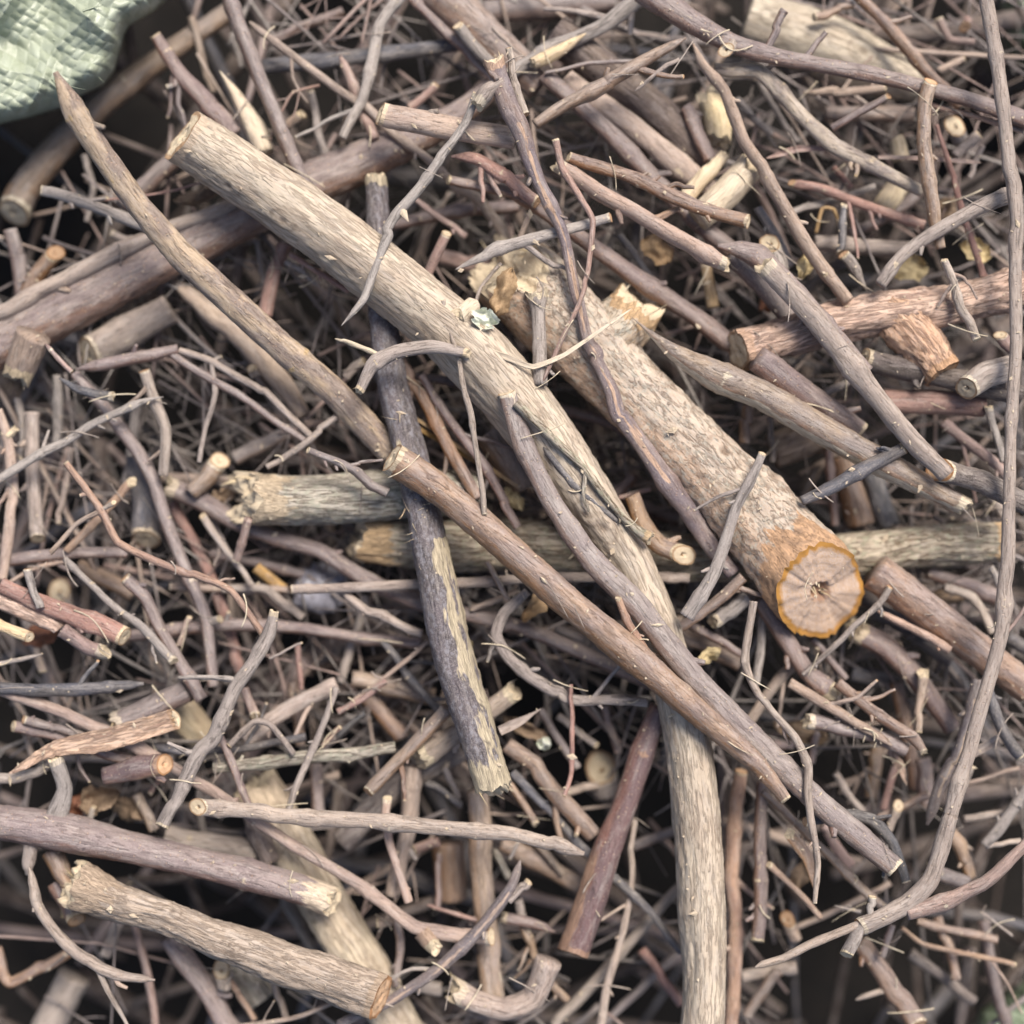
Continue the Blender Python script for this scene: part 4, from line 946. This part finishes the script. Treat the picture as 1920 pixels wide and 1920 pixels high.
        if side == 1: pass
        else: Fq = np.where(Fq[:, 3:4] < 0, Fq[:, [1, 0, 2, 3]], Fq[:, [3, 2, 1, 0]])
        cm = CUT if ty == 'b' else (cutmat or (CUT if (int(seed) % 3) else CUTP))
        if ty == 'b': rd = [np.clip(r_ * .5 + .25, 0, 1) for r_ in rd]
        c = mesh_obj('cut_end' if ty == 'c' else 'broken_end', np.vstack(V_) - np.array(origin), Fq, cm, parent, {'cv': np.vstack(cvs), 'rad': np.concatenate(rd)})
        out.append(c)
        if mat == 'Q' and ty == 'c':
            for _ in range(7):
                a_ = rng.uniform(0, 6.28); q_ = rng.integers(0, m)
                sliver('wood_chip', cen + (ring[q_] - cen) * rng.uniform(.06, .17) - ax * re * .12, ax + (ring[(q_ + m // 3) % m] - cen) / re * .8, re * .2, re * .03, parent, origin)
        if ty == 'b' and wpx > 20:        # torn fibres standing off the break
            for _ in range(3 if wpx < 50 else 6):
                q0 = rng.integers(0, m); p0 = cen + (ring[q0] - cen) * rng.uniform(.6, 1.0)
                sliver('fibre', p0 - ax * re * .3, ax + rng.normal(0, .22, 3), re * rng.uniform(.35, .9), re * rng.uniform(.05, .12), parent, origin)
    return out

def sliver(name, p0, d, ln, r, parent, origin, mat='W'):
    d = d / np.linalg.norm(d); k = 7
    t = np.linspace(0, 1, k)
    bend = rng.normal(0, .25, 3)
    C = p0 + d * (t * ln)[:, None] + bend * (t ** 2 * ln)[:, None]
    T = np.gradient(C, axis=0); T /= np.linalg.norm(T, axis=1)[:, None]
    ref = np.array([.3, .5, .8]); A_ = np.cross(T, ref); A_ /= np.linalg.norm(A_, axis=1)[:, None]; B_ = np.cross(T, A_)
    m = 5; a = np.arange(m) / m * 2 * np.pi
    rr = r * (1 - t * .85)
    P_ = C[:, None] + A_[:, None] * (np.cos(a)[None] * rr[:, None])[..., None] + B_[:, None] * (np.sin(a)[None] * rr[:, None] * .5)[..., None]
    i = np.arange(k - 1)[:, None] * m; j = np.arange(m)[None]; j2 = (j + 1) % m
    F = np.stack([i + m + j, i + m + j2, i + j2, i + j], -1).reshape(-1, 4)
    g = np.stack([np.cos(a)[None] + 0 * t[:, None], np.sin(a)[None] + 0 * t[:, None], t[:, None] * ln * 300 + 0 * a[None]], -1).reshape(-1, 3) + rng.uniform(0, 90)
    return mesh_obj(name, P_.reshape(-1, 3) - np.array(origin), F, M[mat] if isinstance(mat, str) else mat, parent, {'gv': g, 'peel': np.zeros(k * m)})

def split_zone(n): return None

def build_stick(idx, s):
    wmax = max(s.w); flat = len(s.ends) > 2 and s.ends[2] == 'f'; strip = len(s.ends) > 2
    step = float(np.clip(wmax * .11, 2.2, 6)) if s.mat in BIG or wmax > 60 else float(np.clip(wmax * .2, 3, 8))
    D = resample(s.p, s.w, step)
    d = np.r_[0, np.cumsum(np.hypot(*np.diff(D[:, :2], axis=0).T))]
    z = zat(s, d / d[-1])
    o3 = unproject(D[0, 0], D[0, 1], z[0]); org = (float(o3[0]), float(o3[1]), float(z[0]))
    first = s.txt.split()
    if strip or s.mat == 'Y': nm, cat = 'bark_strip', 'bark strip'
    elif s.mat == 'W': nm, cat = 'wood_splinter', 'splinter'
    elif wmax >= 100: nm, cat = 'log', 'log'
    elif wmax >= 58: nm, cat = 'branch', 'branch'
    elif wmax >= 24: nm, cat = 'stick', 'stick'
    else: nm, cat = 'twig', 'twig'
    lab = s.txt
    if not any(w.strip(',') in COLW for w in lab.split()[:6]): lab = ADJ[s.mat] + ' ' + lab
    e = bpy.data.objects.new(nm, None); SC.collection.objects.link(e); e.location = org
    e.empty_display_size = .01
    tag(e, lab, cat, 'dry sticks and twigs heaped in the pile')
    seed = idx + 1
    cm = CUTQ if s.mat == 'Q' else CUT if 'creamy' in s.txt else (CUTP if s.mat in ('M', 'X') else None)
    tube('bark' if cat not in ('splinter',) else 'wood', s.mat, D, z, (s.ends[0], s.ends[1]), e, seed, flat or None, cm, org)
    for kx, c in enumerate(s.kids):
        Dk = resample(c.p, c.w, float(np.clip(max(c.w) * .2, 3, 7)))
        # root height: nearest point on the parent
        q = np.argmin(np.hypot(D[:, 0] - Dk[0, 0], D[:, 1] - Dk[0, 1]))
        zz = np.full(len(Dk), z[q]) + np.linspace(0, 1, len(Dk)) * rng.uniform(-.003, .004)
        ob = tube('side_twig', c.mat, Dk, zz, (c.ends[0], c.ends[1]), e, seed + 500 + kx * 3, None, None, org)
    if s.mat == 'C':
        for _ in range(26):
            q = int(rng.normal(.52, .07) * len(D)); q = min(max(q, 3), len(D) - 3)
            r_ = D[q, 2] * .5; f = rng.uniform(-.9, .2)
            t_ = D[q + 1, :2] - D[q - 1, :2]; t_ = t_ / np.hypot(*t_); nr = np.array([-t_[1], t_[0]])
            pp = D[q, :2] + nr * -f * r_; zz_ = z[q] + math.sqrt(1 - f * f) * r_ * PX
            x_, y_ = unproject(pp[0], pp[1], zz_)
            sliver('fibre', np.array([x_, y_, zz_]), np.array([rng.normal(), rng.normal(), .35]), rng.uniform(.002, .0075), rng.uniform(.0001, .0003), e, org)
    if wmax < 34 and s.len > 150 and s.layer > 4.2 and not flat:
        for _ in range(int(rng.integers(0, 3))):
            q = int(rng.uniform(.12, .9) * (len(D) - 2)); t = D[q + 1, :2] - D[q, :2]; t = t / (np.hypot(*t) + 1e-9)
            nrm = np.array([-t[1], t[0]]) * rng.choice([-1, 1]); w = D[q, 2]; ln = rng.uniform(28, 120)
            p0 = D[q, :2]; dr = nrm * rng.uniform(.5, .9) + t * rng.uniform(.4, .9); p1 = p0 + dr * ln * .5; p2 = p1 + (dr + rng.normal(0, .25, 2)) * ln * .5
            Dk = resample([tuple(p0), tuple(p1), tuple(p2)], [w * .5, w * .4, w * .28], 4)
            tube('side_twig', s.mat, Dk, np.full(len(Dk), z[q]) + np.linspace(0, 1, len(Dk)) * rng.uniform(-.004, .004), ('n', 'c' if rng.random() < .5 else 'n'), e, seed + 700, None, None, org)
    # buds and short spurs at the nodes of thin twigs
    if nm in ('twig', 'stick') and wmax < 56 and s.len > 110 and s.layer > 4:
        for _ in range(rng.integers(0, 3)):
            q = int(rng.uniform(.1, .9) * (len(D) - 2))
            t = D[q + 1, :2] - D[q, :2]; t = t / (np.hypot(*t) + 1e-9)
            sd_ = rng.choice([-1, 1]); nrm = np.array([-t[1], t[0]]) * sd_
            w = D[q, 2]; ln = w * rng.uniform(.5, .9)
            p0 = D[q, :2] + nrm * w * .25; p1 = p0 + (nrm * .8 + t * .7) * ln
            Dk = resample([tuple(p0), tuple((p0 + p1) / 2), tuple(p1)], [w * .42, w * .36, w * .22], 3)
            zz = np.full(len(Dk), z[q]) + np.linspace(0, 1, len(Dk)) * w * PX * rng.uniform(0, .5)
            tube('bud', s.mat, Dk, zz, ('n', 'n'), e, seed + 900, None, None, org)
    s.D, s.zz = D, z
    return e

for i_, s_ in enumerate(sticks): build_stick(i_, s_)

# ---------------------------------------------------------------- the deep tangle: nobody could count it
def many_tubes(name, specs, mats_w, seedbase=0):
    """specs: list of (cx,cy,angle,len,w,z,tilt,bend) in px / m; ONE mesh"""
    co = []; F = []; G = []; off = 0; mi = []
    m = 7; a = np.arange(m) / m * 2 * np.pi
    for q, (cx, cy, an, ln, w, z0, tilt, bend, mt) in enumerate(specs):
        n = 10; t = np.linspace(-.5, .5, n); kk = rng.uniform(-.35, .35); ka = rng.normal(0, .16) if rng.random() < .6 else 0; bd = np.maximum(t - kk, 0) * ka * ln
        px = cx + math.cos(an) * ln * t - math.sin(an) * (bend * .35 * (t * t * 4 - .5) + bd) + rng.normal(0, w * .03, n)
        py = cy + math.sin(an) * ln * t + math.cos(an) * (bend * .35 * (t * t * 4 - .5) + bd) + rng.normal(0, w * .03, n)
        z = z0 + tilt * t
        k = (HGT - z) / HGT
        C = np.column_stack([(px - 960) * PX * k, (960 - py) * PX * k, z])
        T = np.gradient(C, axis=0); T /= np.linalg.norm(T, axis=1)[:, None]
        Nn = np.array([0, 0, 1.]) - T * T[:, 2:3]; Nn /= np.linalg.norm(Nn, axis=1)[:, None]; Sn = np.cross(T, Nn)
        r = w * .5 * PX * (1 + rng.normal(0, .08, n)) * np.linspace(1, rng.uniform(.5, 1), n)
        P_ = C[:, None] + Nn[:, None] * (np.cos(a)[None] * r[:, None])[..., None] + Sn[:, None] * (np.sin(a)[None] * r[:, None])[..., None]
        co.append(P_.reshape(-1, 3)); so = q * 7.3
        s = np.linspace(0, ln * PX * 300, n)
        G.append(np.stack([np.cos(a)[None] * r[:, None] * 1000 + so, np.sin(a)[None] * r[:, None] * 1000 + so, s[:, None] + 0 * a[None] + so], -1).reshape(-1, 3))
        i = np.arange(n - 1)[:, None] * m; j = np.arange(m)[None]; j2 = (j + 1) % m
        f = np.stack([i + m + j, i + m + j2, i + j2, i + j], -1).reshape(-1, 4) + off
        cap0 = np.array([[0, 1, 2, 3], [0, 3, 4, 5], [0, 5, 6, -1]]); 
        c1 = cap0.copy(); c1[c1 >= 0] += (n - 1) * m
        c1 = np.where(c1[:, 3:4] < 0, c1[:, [2, 1, 0, 3]], c1[:, ::-1])
        cap = np.vstack([cap0, c1]); cap = np.where(cap < 0, -1, cap + off)
        F.append(f); F.append(cap); mi += [mt] * (len(f) + len(cap)); off += n * m
    F = np.vstack(F)
    o = mesh_obj(name, np.vstack(co), F, None, None, {'gv': np.vstack(G), 'peel': np.zeros(off)})
    for x in mats_w: o.data.materials.append(M[x])
    o.data.polygons.foreach_set('material_index', np.array(mi, np.int32))
    return o

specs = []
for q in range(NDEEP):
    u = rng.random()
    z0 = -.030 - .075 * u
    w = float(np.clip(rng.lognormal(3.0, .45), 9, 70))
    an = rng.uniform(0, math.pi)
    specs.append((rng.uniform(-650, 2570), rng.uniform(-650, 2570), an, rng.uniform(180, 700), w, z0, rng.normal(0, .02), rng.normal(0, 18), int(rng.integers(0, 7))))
lit = many_tubes('twig_tangle', specs, ['U', 'K', 'U', 'V', 'U', 'K', 'D'])  # mostly the bark darkened in colour, so the gaps read as deep shade
tag(lit, 'dense dim tangle of twigs filling the gaps under the sticks', 'twig tangle', None, 'stuff')
# thin broken bits between the traced twigs
specs = []
for q in range(NFINE):
    w = float(np.clip(rng.lognormal(2.55, .4), 6, 30))
    an = rng.uniform(0, math.pi)
    cx, cy = rng.uniform(-60, 1980), rng.uniform(-60, 1980)
    if math.hypot(cx, cy) < 420 or (cy > 1500 and rng.random() < .5): continue
    specs.append((cx, cy, an, rng.uniform(60, 340), w, rng.uniform(-.045, -.014), rng.normal(0, .008), rng.normal(0, 12), int(rng.integers(0, 7))))
for q in range(NHAIR):
    w = float(np.clip(rng.lognormal(1.75, .35), 3.2, 11)); an = rng.uniform(0, math.pi) if rng.random() < .6 else rng.normal(.75, .35)
    cx, cy = rng.uniform(-60, 1980), rng.uniform(-60, 1980)
    if math.hypot(cx, cy) < 450: continue
    if (cy > 1430 or (cx < 420 and cy < 420)) and rng.random() < .78: continue
    z0 = rng.uniform(-.038, -.006); ln = rng.uniform(120, 480); tl = rng.normal(0, .006); mt = int(rng.integers(0, 7))
    specs.append((cx, cy, an, ln, w, z0, tl, rng.normal(0, 10), mt))
    for f in range(int(rng.integers(0, 4))):
        u = rng.uniform(-.35, .45); a2 = an + rng.choice([-1, 1]) * rng.uniform(.45, .95); l2 = ln * rng.uniform(.2, .5)
        bx, by = cx + math.cos(an) * ln * u, cy + math.sin(an) * ln * u
        specs.append((bx + math.cos(a2) * l2 * .5, by + math.sin(a2) * l2 * .5, a2, l2, w * .7, z0 + tl * u, .001, 4, mt))
lit = many_tubes('twig_litter', specs, ['V', 'K', 'A', 'G', 'R', 'V', 'K'])
tag(lit, 'fine broken twig litter lodged between the sticks all over the pile', 'twig litter', None, 'stuff')

# crumbs of bark lying on the sticks
def crumbs():
    co = []; F = []; G = []; off = 0
    base = np.array([[1, 0, 0], [0, 1, 0], [-1, 0, 0], [0, -1, 0], [0, 0, .6], [0, 0, -.6]], float)
    tri = np.array([[0, 1, 4, -1], [1, 2, 4, -1], [2, 3, 4, -1], [3, 0, 4, -1], [1, 0, 5, -1], [2, 1, 5, -1], [3, 2, 5, -1], [0, 3, 5, -1]])
    for s in sticks:
        if s.layer < 3.5: continue
        for _ in range(int(s.len * max(s.w) / 1700) + 2):
            q = rng.integers(0, len(s.D)); w = s.D[q, 2]
            t = s.D[min(q + 1, len(s.D) - 1), :2] - s.D[max(q - 1, 0), :2]; t = t / (np.hypot(*t) + 1e-9)
            f = rng.uniform(-.75, .75)
            px, py = s.D[q, :2] + np.array([-t[1], t[0]]) * f * w * .5
            z = s.zz[q] + math.sqrt(1 - f * f) * w * .5 * PX * 1.02
            x, y = unproject(px, py, z)
            sz = rng.uniform(.00012, .0005 if rng.random() < .93 else .0013) * np.array([rng.uniform(.8, 2.6), rng.uniform(.5, 1.2), .5])
            an = rng.uniform(0, 6.28); v = base * sz * rng.uniform(.7, 1.3, (6, 1))
            v = v @ np.array([[math.cos(an), math.sin(an), 0], [-math.sin(an), math.cos(an), 0], [0, 0, 1]])
            co.append(v + [x, y, z]); F.append(np.where(tri < 0, -1, tri + off)); off += 6
            G.append(v * 1000 + rng.uniform(0, 80))
    o = mesh_obj('bark_crumbs', np.vstack(co), np.vstack(F), M['W'], None, {'gv': np.vstack(G), 'peel': np.zeros(off)}, smooth=False)
    tag(o, 'small crumbs of bark and wood dust scattered over the sticks', 'bark crumbs', None, 'stuff')
crumbs()
specs = []
hi = [s for s in sticks if s.layer >= 5]
for q in range(230):
    s = hi[int(rng.integers(0, len(hi)))]; k = int(rng.integers(0, len(s.D))); f = rng.uniform(-.5, .5)
    specs.append((s.D[k, 0] + f * s.D[k, 2], s.D[k, 1], rng.uniform(0, math.pi), rng.uniform(18, 90), rng.uniform(1.3, 3.2), s.zz[k] + s.D[k, 2] * .5 * PX * 1.05, rng.normal(0, .002), rng.normal(0, 12), int(rng.integers(0, 2))))
tag(many_tubes('bast_fibres', specs, ['W', 'T']), 'hair thin pale bast fibres and threads strewn over the pile', 'bast fibres', None, 'stuff')

# ---------------------------------------------------------------- leaves, flakes, scraps
def simple_mat(name, c1, c2, scale=900, rough=.7, spec=.2, bump=.3, trans=0):
    N = NT(name)
    tc = N.n('ShaderNodeTexCoord').outputs['Object']
    n = N.noise(tc, scale, 4, .65)
    N.l(N.mix(N.ramp(n, [(.35, (0, 0, 0)), (.65, (1, 1, 1))]), hexlin(c1), hexlin(c2)), N.b.inputs['Base Color'])
    N.b.inputs['Roughness'].default_value = rough; N.b.inputs['Specular IOR Level'].default_value = spec
    N.l(N.bump(n, bump, .0004), N.b.inputs['Normal'])
    return N.m
LEAF = {'b': simple_mat('dead_leaf', '8C7A66', '705E50'), 'p': simple_mat('pale_dry_leaf', 'BFB08C', 'A39270'), 'o': simple_mat('orange_bark_flake', 'A58C6E', '8C7458'),
        'g': simple_mat('grey_film', '8F8F9A', '6F6D74', 500, .4, .5), 'w': simple_mat('white_scrap', 'D9DAD0', 'BDC3B0', 700, .5, .4), 'r': simple_mat('reddish_flake', '8E6250', '70503F')}
LVS = '''b|5|365,368|80,26|12|curled dead leaf above the thick glossy branch
p|6.4|1510,495|62,26|70|pale pointed leaf tip among the twigs, upper right
o|7.9|945,545|90,40|70|torn sheet of orange bark at the upper end of the thickest log
o|5|1230,470|66,40|-40|orange flake of bark by the flaky stick
g|3.5|600,1105|110,80|30|crumpled grey film flake under the level thin stick
w|8.4|908,600|40,44|70|small white-green scrap above the pale furrowed branch
p|6|965,935|52,26|-60|pale leaf tip in the gap beneath the pale furrowed branch
o|6|1010,1130|90,30|45|orange flake clinging under the smooth shiny stick
p|6.5|1330,1230|50,22|30|pale flake right of the glossy stick
b|5|190,1495|80,46|15|crumpled brown leaf above the thick dusty branch
b|4.6|235,1520|70,40|-30|second crumpled leaf, just right of the first
r|4.4|150,1510|60,30|60|reddish curled leaf at the lower left
p|5|130,1700|48,24|50|yellowish husk under the rough chunky branch
b|4|985,1365|90,26|-25|dry leaf right of the frayed dark branch
w|5|1020,1395|26,20|10|tiny white chip right of the frayed dark branch
p|6|1465,1000|44,40|20|orange-cream patch of resin on the thickest log
b|4|1795,1110|90,34|20|brown leaf scrap near the tall bare branch
b|3.5|1500,1370|100,36|-15|brown leaf scrap, lower right
r|4|1450,560|70,30|40|reddish leaf scrap beside the shaggy branch
p|5|1830,470|60,34|-20|pale crumpled leaf left of the tall bare branch, upper part
b|4.5|1770,400|70,34|60|brown crumpled leaf near the right edge
p|4.5|1700,505|70,44|10|pale green-grey leaf behind the dry pale twig
b|4|520,360|60,26|-40|little brown leaf by the straight top twig
b|4|420,930|50,26|30|little brown leaf at the tip of the short lichened log
r|4.5|75,1190|70,34|20|reddish leaf by the pinkish stick
p|4|865,1200|60,24|-60|pale bast flake right of the frayed dark branch
b|3|1130,1010|60,40|0|dull leaf under the pale furrowed branch
p|6|1590,1010|40,18|30|thin pale flake on the lichened log
b|3|700,1850|90,40|15|brown leaf at the bottom, left of centre
b|4|1500,1640|70,30|70|curled leaf behind the crooked fuzzy twig'''
for q, ln in enumerate(LVS.split('\n')):
    mt, ly, c, sz, an, lab = ln.split('|')
    ly = float(ly); cx, cy = map(float, c.split(',')); L, W = map(float, sz.split(',')); an = R(-float(an))
    z0 = (ly - 5) * LAY + (.008 if ly > 7 else 0)
    if 'resin' in lab or 'on the lichened' in lab: continue
    nu, nv = 26, 14
    u, v = np.meshgrid(np.linspace(-1, 1, nu), np.linspace(-1, 1, nv), indexing='ij')
    half = (1 - np.abs(u) ** 2.2) ** .6 + .12
    half = half * (1 + .25 * vnoise(np.stack([u * 3 + q * 9, 0 * u, 0 * u], -1)) + .12 * vnoise(np.stack([u * 9 + q * 9, np.sign(v) * 3, 0 * u], -1)))
    x = u * L * .5 + vnoise(np.stack([v * 3, u * 0 + q, u * 0], -1)) * L * .05; y = v * half * W * .5
    zz = vnoise(np.stack([u * 1.6 + q, v * 1.3, u * 0 + q], -1)) * .0035 + (v * v) * W * PX * .35 * (1 if q % 2 else -1) + vnoise(np.stack([u * 5 + q, v * 4, u * 0], -1)) * .0007
    px = cx + x * math.cos(an) - y * math.sin(an); py = cy + x * math.sin(an) + y * math.cos(an)
    z = z0 + zz; X, Y = unproject(px, py, z0)
    top = np.stack([X, Y, z], -1).reshape(-1, 3); bot = top - [0, 0, .00025]
    i = (np.arange(nu - 1)[:, None] * nv + np.arange(nv - 1)[None]).reshape(-1)
    Ft = np.stack([i, i + 1, i + nv + 1, i + nv], -1); Fb = Ft[:, ::-1] + nu * nv
    x0, y0 = unproject(cx, cy, z0); org = np.array([x0, y0, z0])
    o = mesh_obj('leaf_fragment' if mt in 'bp' else ('bark_flake' if mt in 'or' else 'scrap'), np.vstack([top, bot]) - org, np.vstack([Ft, Fb]), LEAF[mt])
    o.location = org
    tag(o, lab, 'leaf' if mt in 'bp' else ('bark flake' if mt in 'or' else 'scrap'), 'leaf and bark scraps caught in the pile')

# ---------------------------------------------------------------- woven sacks
def weave_mat(name, c1, c2):
    N = NT(name)
    uv = N.attr('wv').outputs['Vector']
    tp = N.attr('tape').outputs['Fac']
    n = N.noise(uv, .9, 3, .6)
    n2 = N.noise(N.scalevec(uv, (4, .6, 1)), 1.6, 3, .6)
    col = N.mix(N.ramp(n, [(.35, (0, 0, 0)), (.65, (1, 1, 1))]), hexlin(c1), hexlin(c2))
    col = N.mix(N.math('MULTIPLY', tp, .35), col, hexlin('BCC4B8'))
    N.l(col, N.b.inputs['Base Color'])
    N.b.inputs['Roughness'].default_value = .42; N.b.inputs['Specular IOR Level'].default_value = .45
    N.l(N.bump(n2, .35, .0003), N.b.inputs['Normal'])
    return N.m
def sack(name, poly, zb, mat, lab, pitch=19, fold=.010, drop=.03, step=1.9, strands=0):
    poly = np.array(poly, float)
    lo, hi = poly.min(0) - 30, poly.max(0) + 30
    gx = np.arange(lo[0], hi[0], step); gy = np.arange(lo[1], hi[1], step)
    U, V = np.meshgrid(gx, gy, indexing='ij')
    # signed distance to the outline, positive inside
    dmin = np.full(U.shape, 1e9); ins = np.zeros(U.shape, bool)
    for a, b in zip(poly, np.roll(poly, -1, 0)):
        ab = b - a; t = np.clip(((U - a[0]) * ab[0] + (V - a[1]) * ab[1]) / (ab @ ab), 0, 1)
        dmin = np.minimum(dmin, np.hypot(U - a[0] - t * ab[0], V - a[1] - t * ab[1]))
        c = ((a[1] > V) != (b[1] > V)) & (U < (b[0] - a[0]) * (V - a[1]) / (b[1] - a[1] + 1e-9) + a[0])
        ins ^= c
    d = np.where(ins, dmin, -dmin)
    q = np.stack([U / 70, V / 70, 0 * U + 3], -1)
    # big creases: ridged bands
    wob = vnoise(q * .7 + 5) * 1.2
    ridge = 1 - np.abs(np.sin(U / 62 + V / 88 + wob * .5)); ridge2 = 1 - np.abs(np.sin(-U / 90 + V / 52 + wob * .6 + 1))
    z = zb + fold * (.5 * ridge ** 2 + .4 * ridge2 ** 2 + .6 * vnoise(q * .8) + .2 * vnoise(q * 2.1) + .05 * vnoise(q * 5)) 
    edge = np.clip(d / 42, 0, 1); z = z - drop * (1 - np.sqrt(1 - (1 - edge) ** 2))
    # tapes: over and under
    wu = (U * .86 + V * .5 + 14 * vnoise(q * 1.1 + 20)) / pitch; wv = (-U * .5 + V * .86 + 14 * vnoise(q * 1.1 + 40)) / pitch
    fu, fv = wu % 1, wv % 1
    over = ((np.floor(wu) + np.floor(wv)) % 2) > .5
    ru = np.sin(np.pi * fu); rv = np.sin(np.pi * fv)
    hgt = np.where(over, ru * (.55 + .45 * rv), rv * (.55 + .45 * ru))
    z = z + hgt * .0008
    keep = d > -2
    X, Y = unproject(U, V, z)
    nn = U.shape
    idx = -np.ones(nn, int); idx[keep] = np.arange(keep.sum())
    f = np.stack([idx[:-1, :-1], idx[:-1, 1:], idx[1:, 1:], idx[1:, :-1]], -1).reshape(-1, 4)
    f = f[(f >= 0).all(1)][:, ::-1][:, ::-1]
    co = np.stack([X, Y, z], -1)[keep]
    wvv = np.stack([wu, wv, 0 * wu], -1)[keep]
    # skirt: the cloth turns down under the edge
    e = bpy.data.objects.new(name, None); SC.collection.objects.link(e)
    org = co.mean(0); org[2] = co[:, 2].min(); e.location = org
    tag(e, lab, 'sack')
    cl = mesh_obj('woven_cloth', co - org, f, mat, e, {'wv': wvv, 'tape': np.where(over, 1., 0.)[keep] * (.5 + .5 * vnoise(q * 2))[keep]})
    so = cl.modifiers.new('thick', 'SOLIDIFY'); so.thickness = .0006; so.offset = -1
    P_ = poly; ring = []
    for _ in range(strands):
        q_ = rng.integers(0, len(co)); 
        sliver('loose_strand', co[q_] + [0, 0, .0004], np.array([rng.normal(), rng.normal(), .12]), rng.uniform(.006, .02), rng.uniform(.0003, .0008), e, org, mat)
    dense = resample([tuple(p) for p in P_], [1] * len(P_), 8)[:, :2]
    m = len(dense); rows = []
    cen = dense.mean(0)
    for k, (sh, dz) in enumerate(((.995, 0), (1.0, -.004), (1.0, -.010), (.97, -.02), (.9, -.04))):
        pz = zb - drop + dz + .002 * vnoise(np.column_stack([dense / 25, np.full(m, k * .7)]))
        pp = cen + (dense - cen) * sh
        x, y = unproject(pp[:, 0], pp[:, 1], pz); rows.append(np.column_stack([x, y, pz]))
    co2 = np.vstack(rows); k = len(rows)
    i = np.arange(k - 1)[:, None] * m + np.arange(m - 1)[None]
    F2 = np.stack([i, i + 1, i + m + 1, i + m], -1).reshape(-1, 4)
    wv2 = np.column_stack([co2[:, 0] / PX / pitch, co2[:, 1] / PX / pitch, co2[:, 2] / PX / pitch])
    mesh_obj('hem', co2 - org, F2, mat, e, {'wv': wv2, 'tape': np.zeros(len(co2))})
    return e
SACK = weave_mat('woven_plastic', '8B9380', '9BA391')
SACK_SHADED = weave_mat('woven_plastic_green_shaded', '67745A', '75826A')  # green plastic with the shade of the far corners put into its colour
sack('folded_sack', [(-160, -160), (330, -160), (322, -20), (288, 22), (242, 48), (232, 66), (214, 132), (192, 160), (154, 178), (118, 200), (60, 218), (-20, 236), (-160, 250)], .020, SACK,
     'pale green woven plastic sack folded over the top left corner', strands=7)
sack('woven_sack', [(1925, 1828), (1880, 1862), (1838, 1895), (1800, 1960), (1790, 2050), (2100, 2050), (2100, 1780)], -.035, SACK_SHADED, 'dull green woven sack edge peeking out at the bottom right corner', 12)
sack('hanging_sack', [(1878, -40), (1876, 20), (1885, 70), (1900, 110), (1935, 150), (2080, 160), (2080, -80)], -.05, SACK_SHADED, 'shade-darkened green woven sack glimpsed at the top right corner', 12)

# ---------------------------------------------------------------- ground under the pile
def ground():
    N = NT('gap_shade_soil'); tc = N.n('ShaderNodeTexCoord').outputs['Object']  # soil colour blackened to stand for the shade at the bottom of the gaps
    n = N.noise(tc, 60, 6, .7)
    N.l(N.ramp(n, [(.3, hexlin('0D0B0A')), (.7, hexlin('1B1613'))]), N.b.inputs['Base Color']); N.b.inputs['Roughness'].default_value = .95
    N.l(N.bump(n, .8, .004), N.b.inputs['Normal'])
    g = np.linspace(-1.5, 1.5, 61); X, Y = np.meshgrid(g, g, indexing='ij')
    Z = -.15 + .006 * vnoise(np.stack([X * 20, Y * 20, 0 * X], -1))
    i = (np.arange(60)[:, None] * 61 + np.arange(60)[None]).reshape(-1)
    F = np.stack([i, i + 61, i + 62, i + 1], -1)
    tag(mesh_obj('ground', np.stack([X, Y, Z], -1).reshape(-1, 3), F, N.m), kind='structure')
ground()
labs = [o['label'] for o in SC.objects if 'label' in o]
dup = {l for l in labs if labs.count(l) > 1}
print('DUP', dup, 'LONG', [l for l in labs if not 4 <= len(l.split()) <= 16])
print('verts', sum(len(o.data.vertices) for o in SC.objects if o.type == 'MESH'))
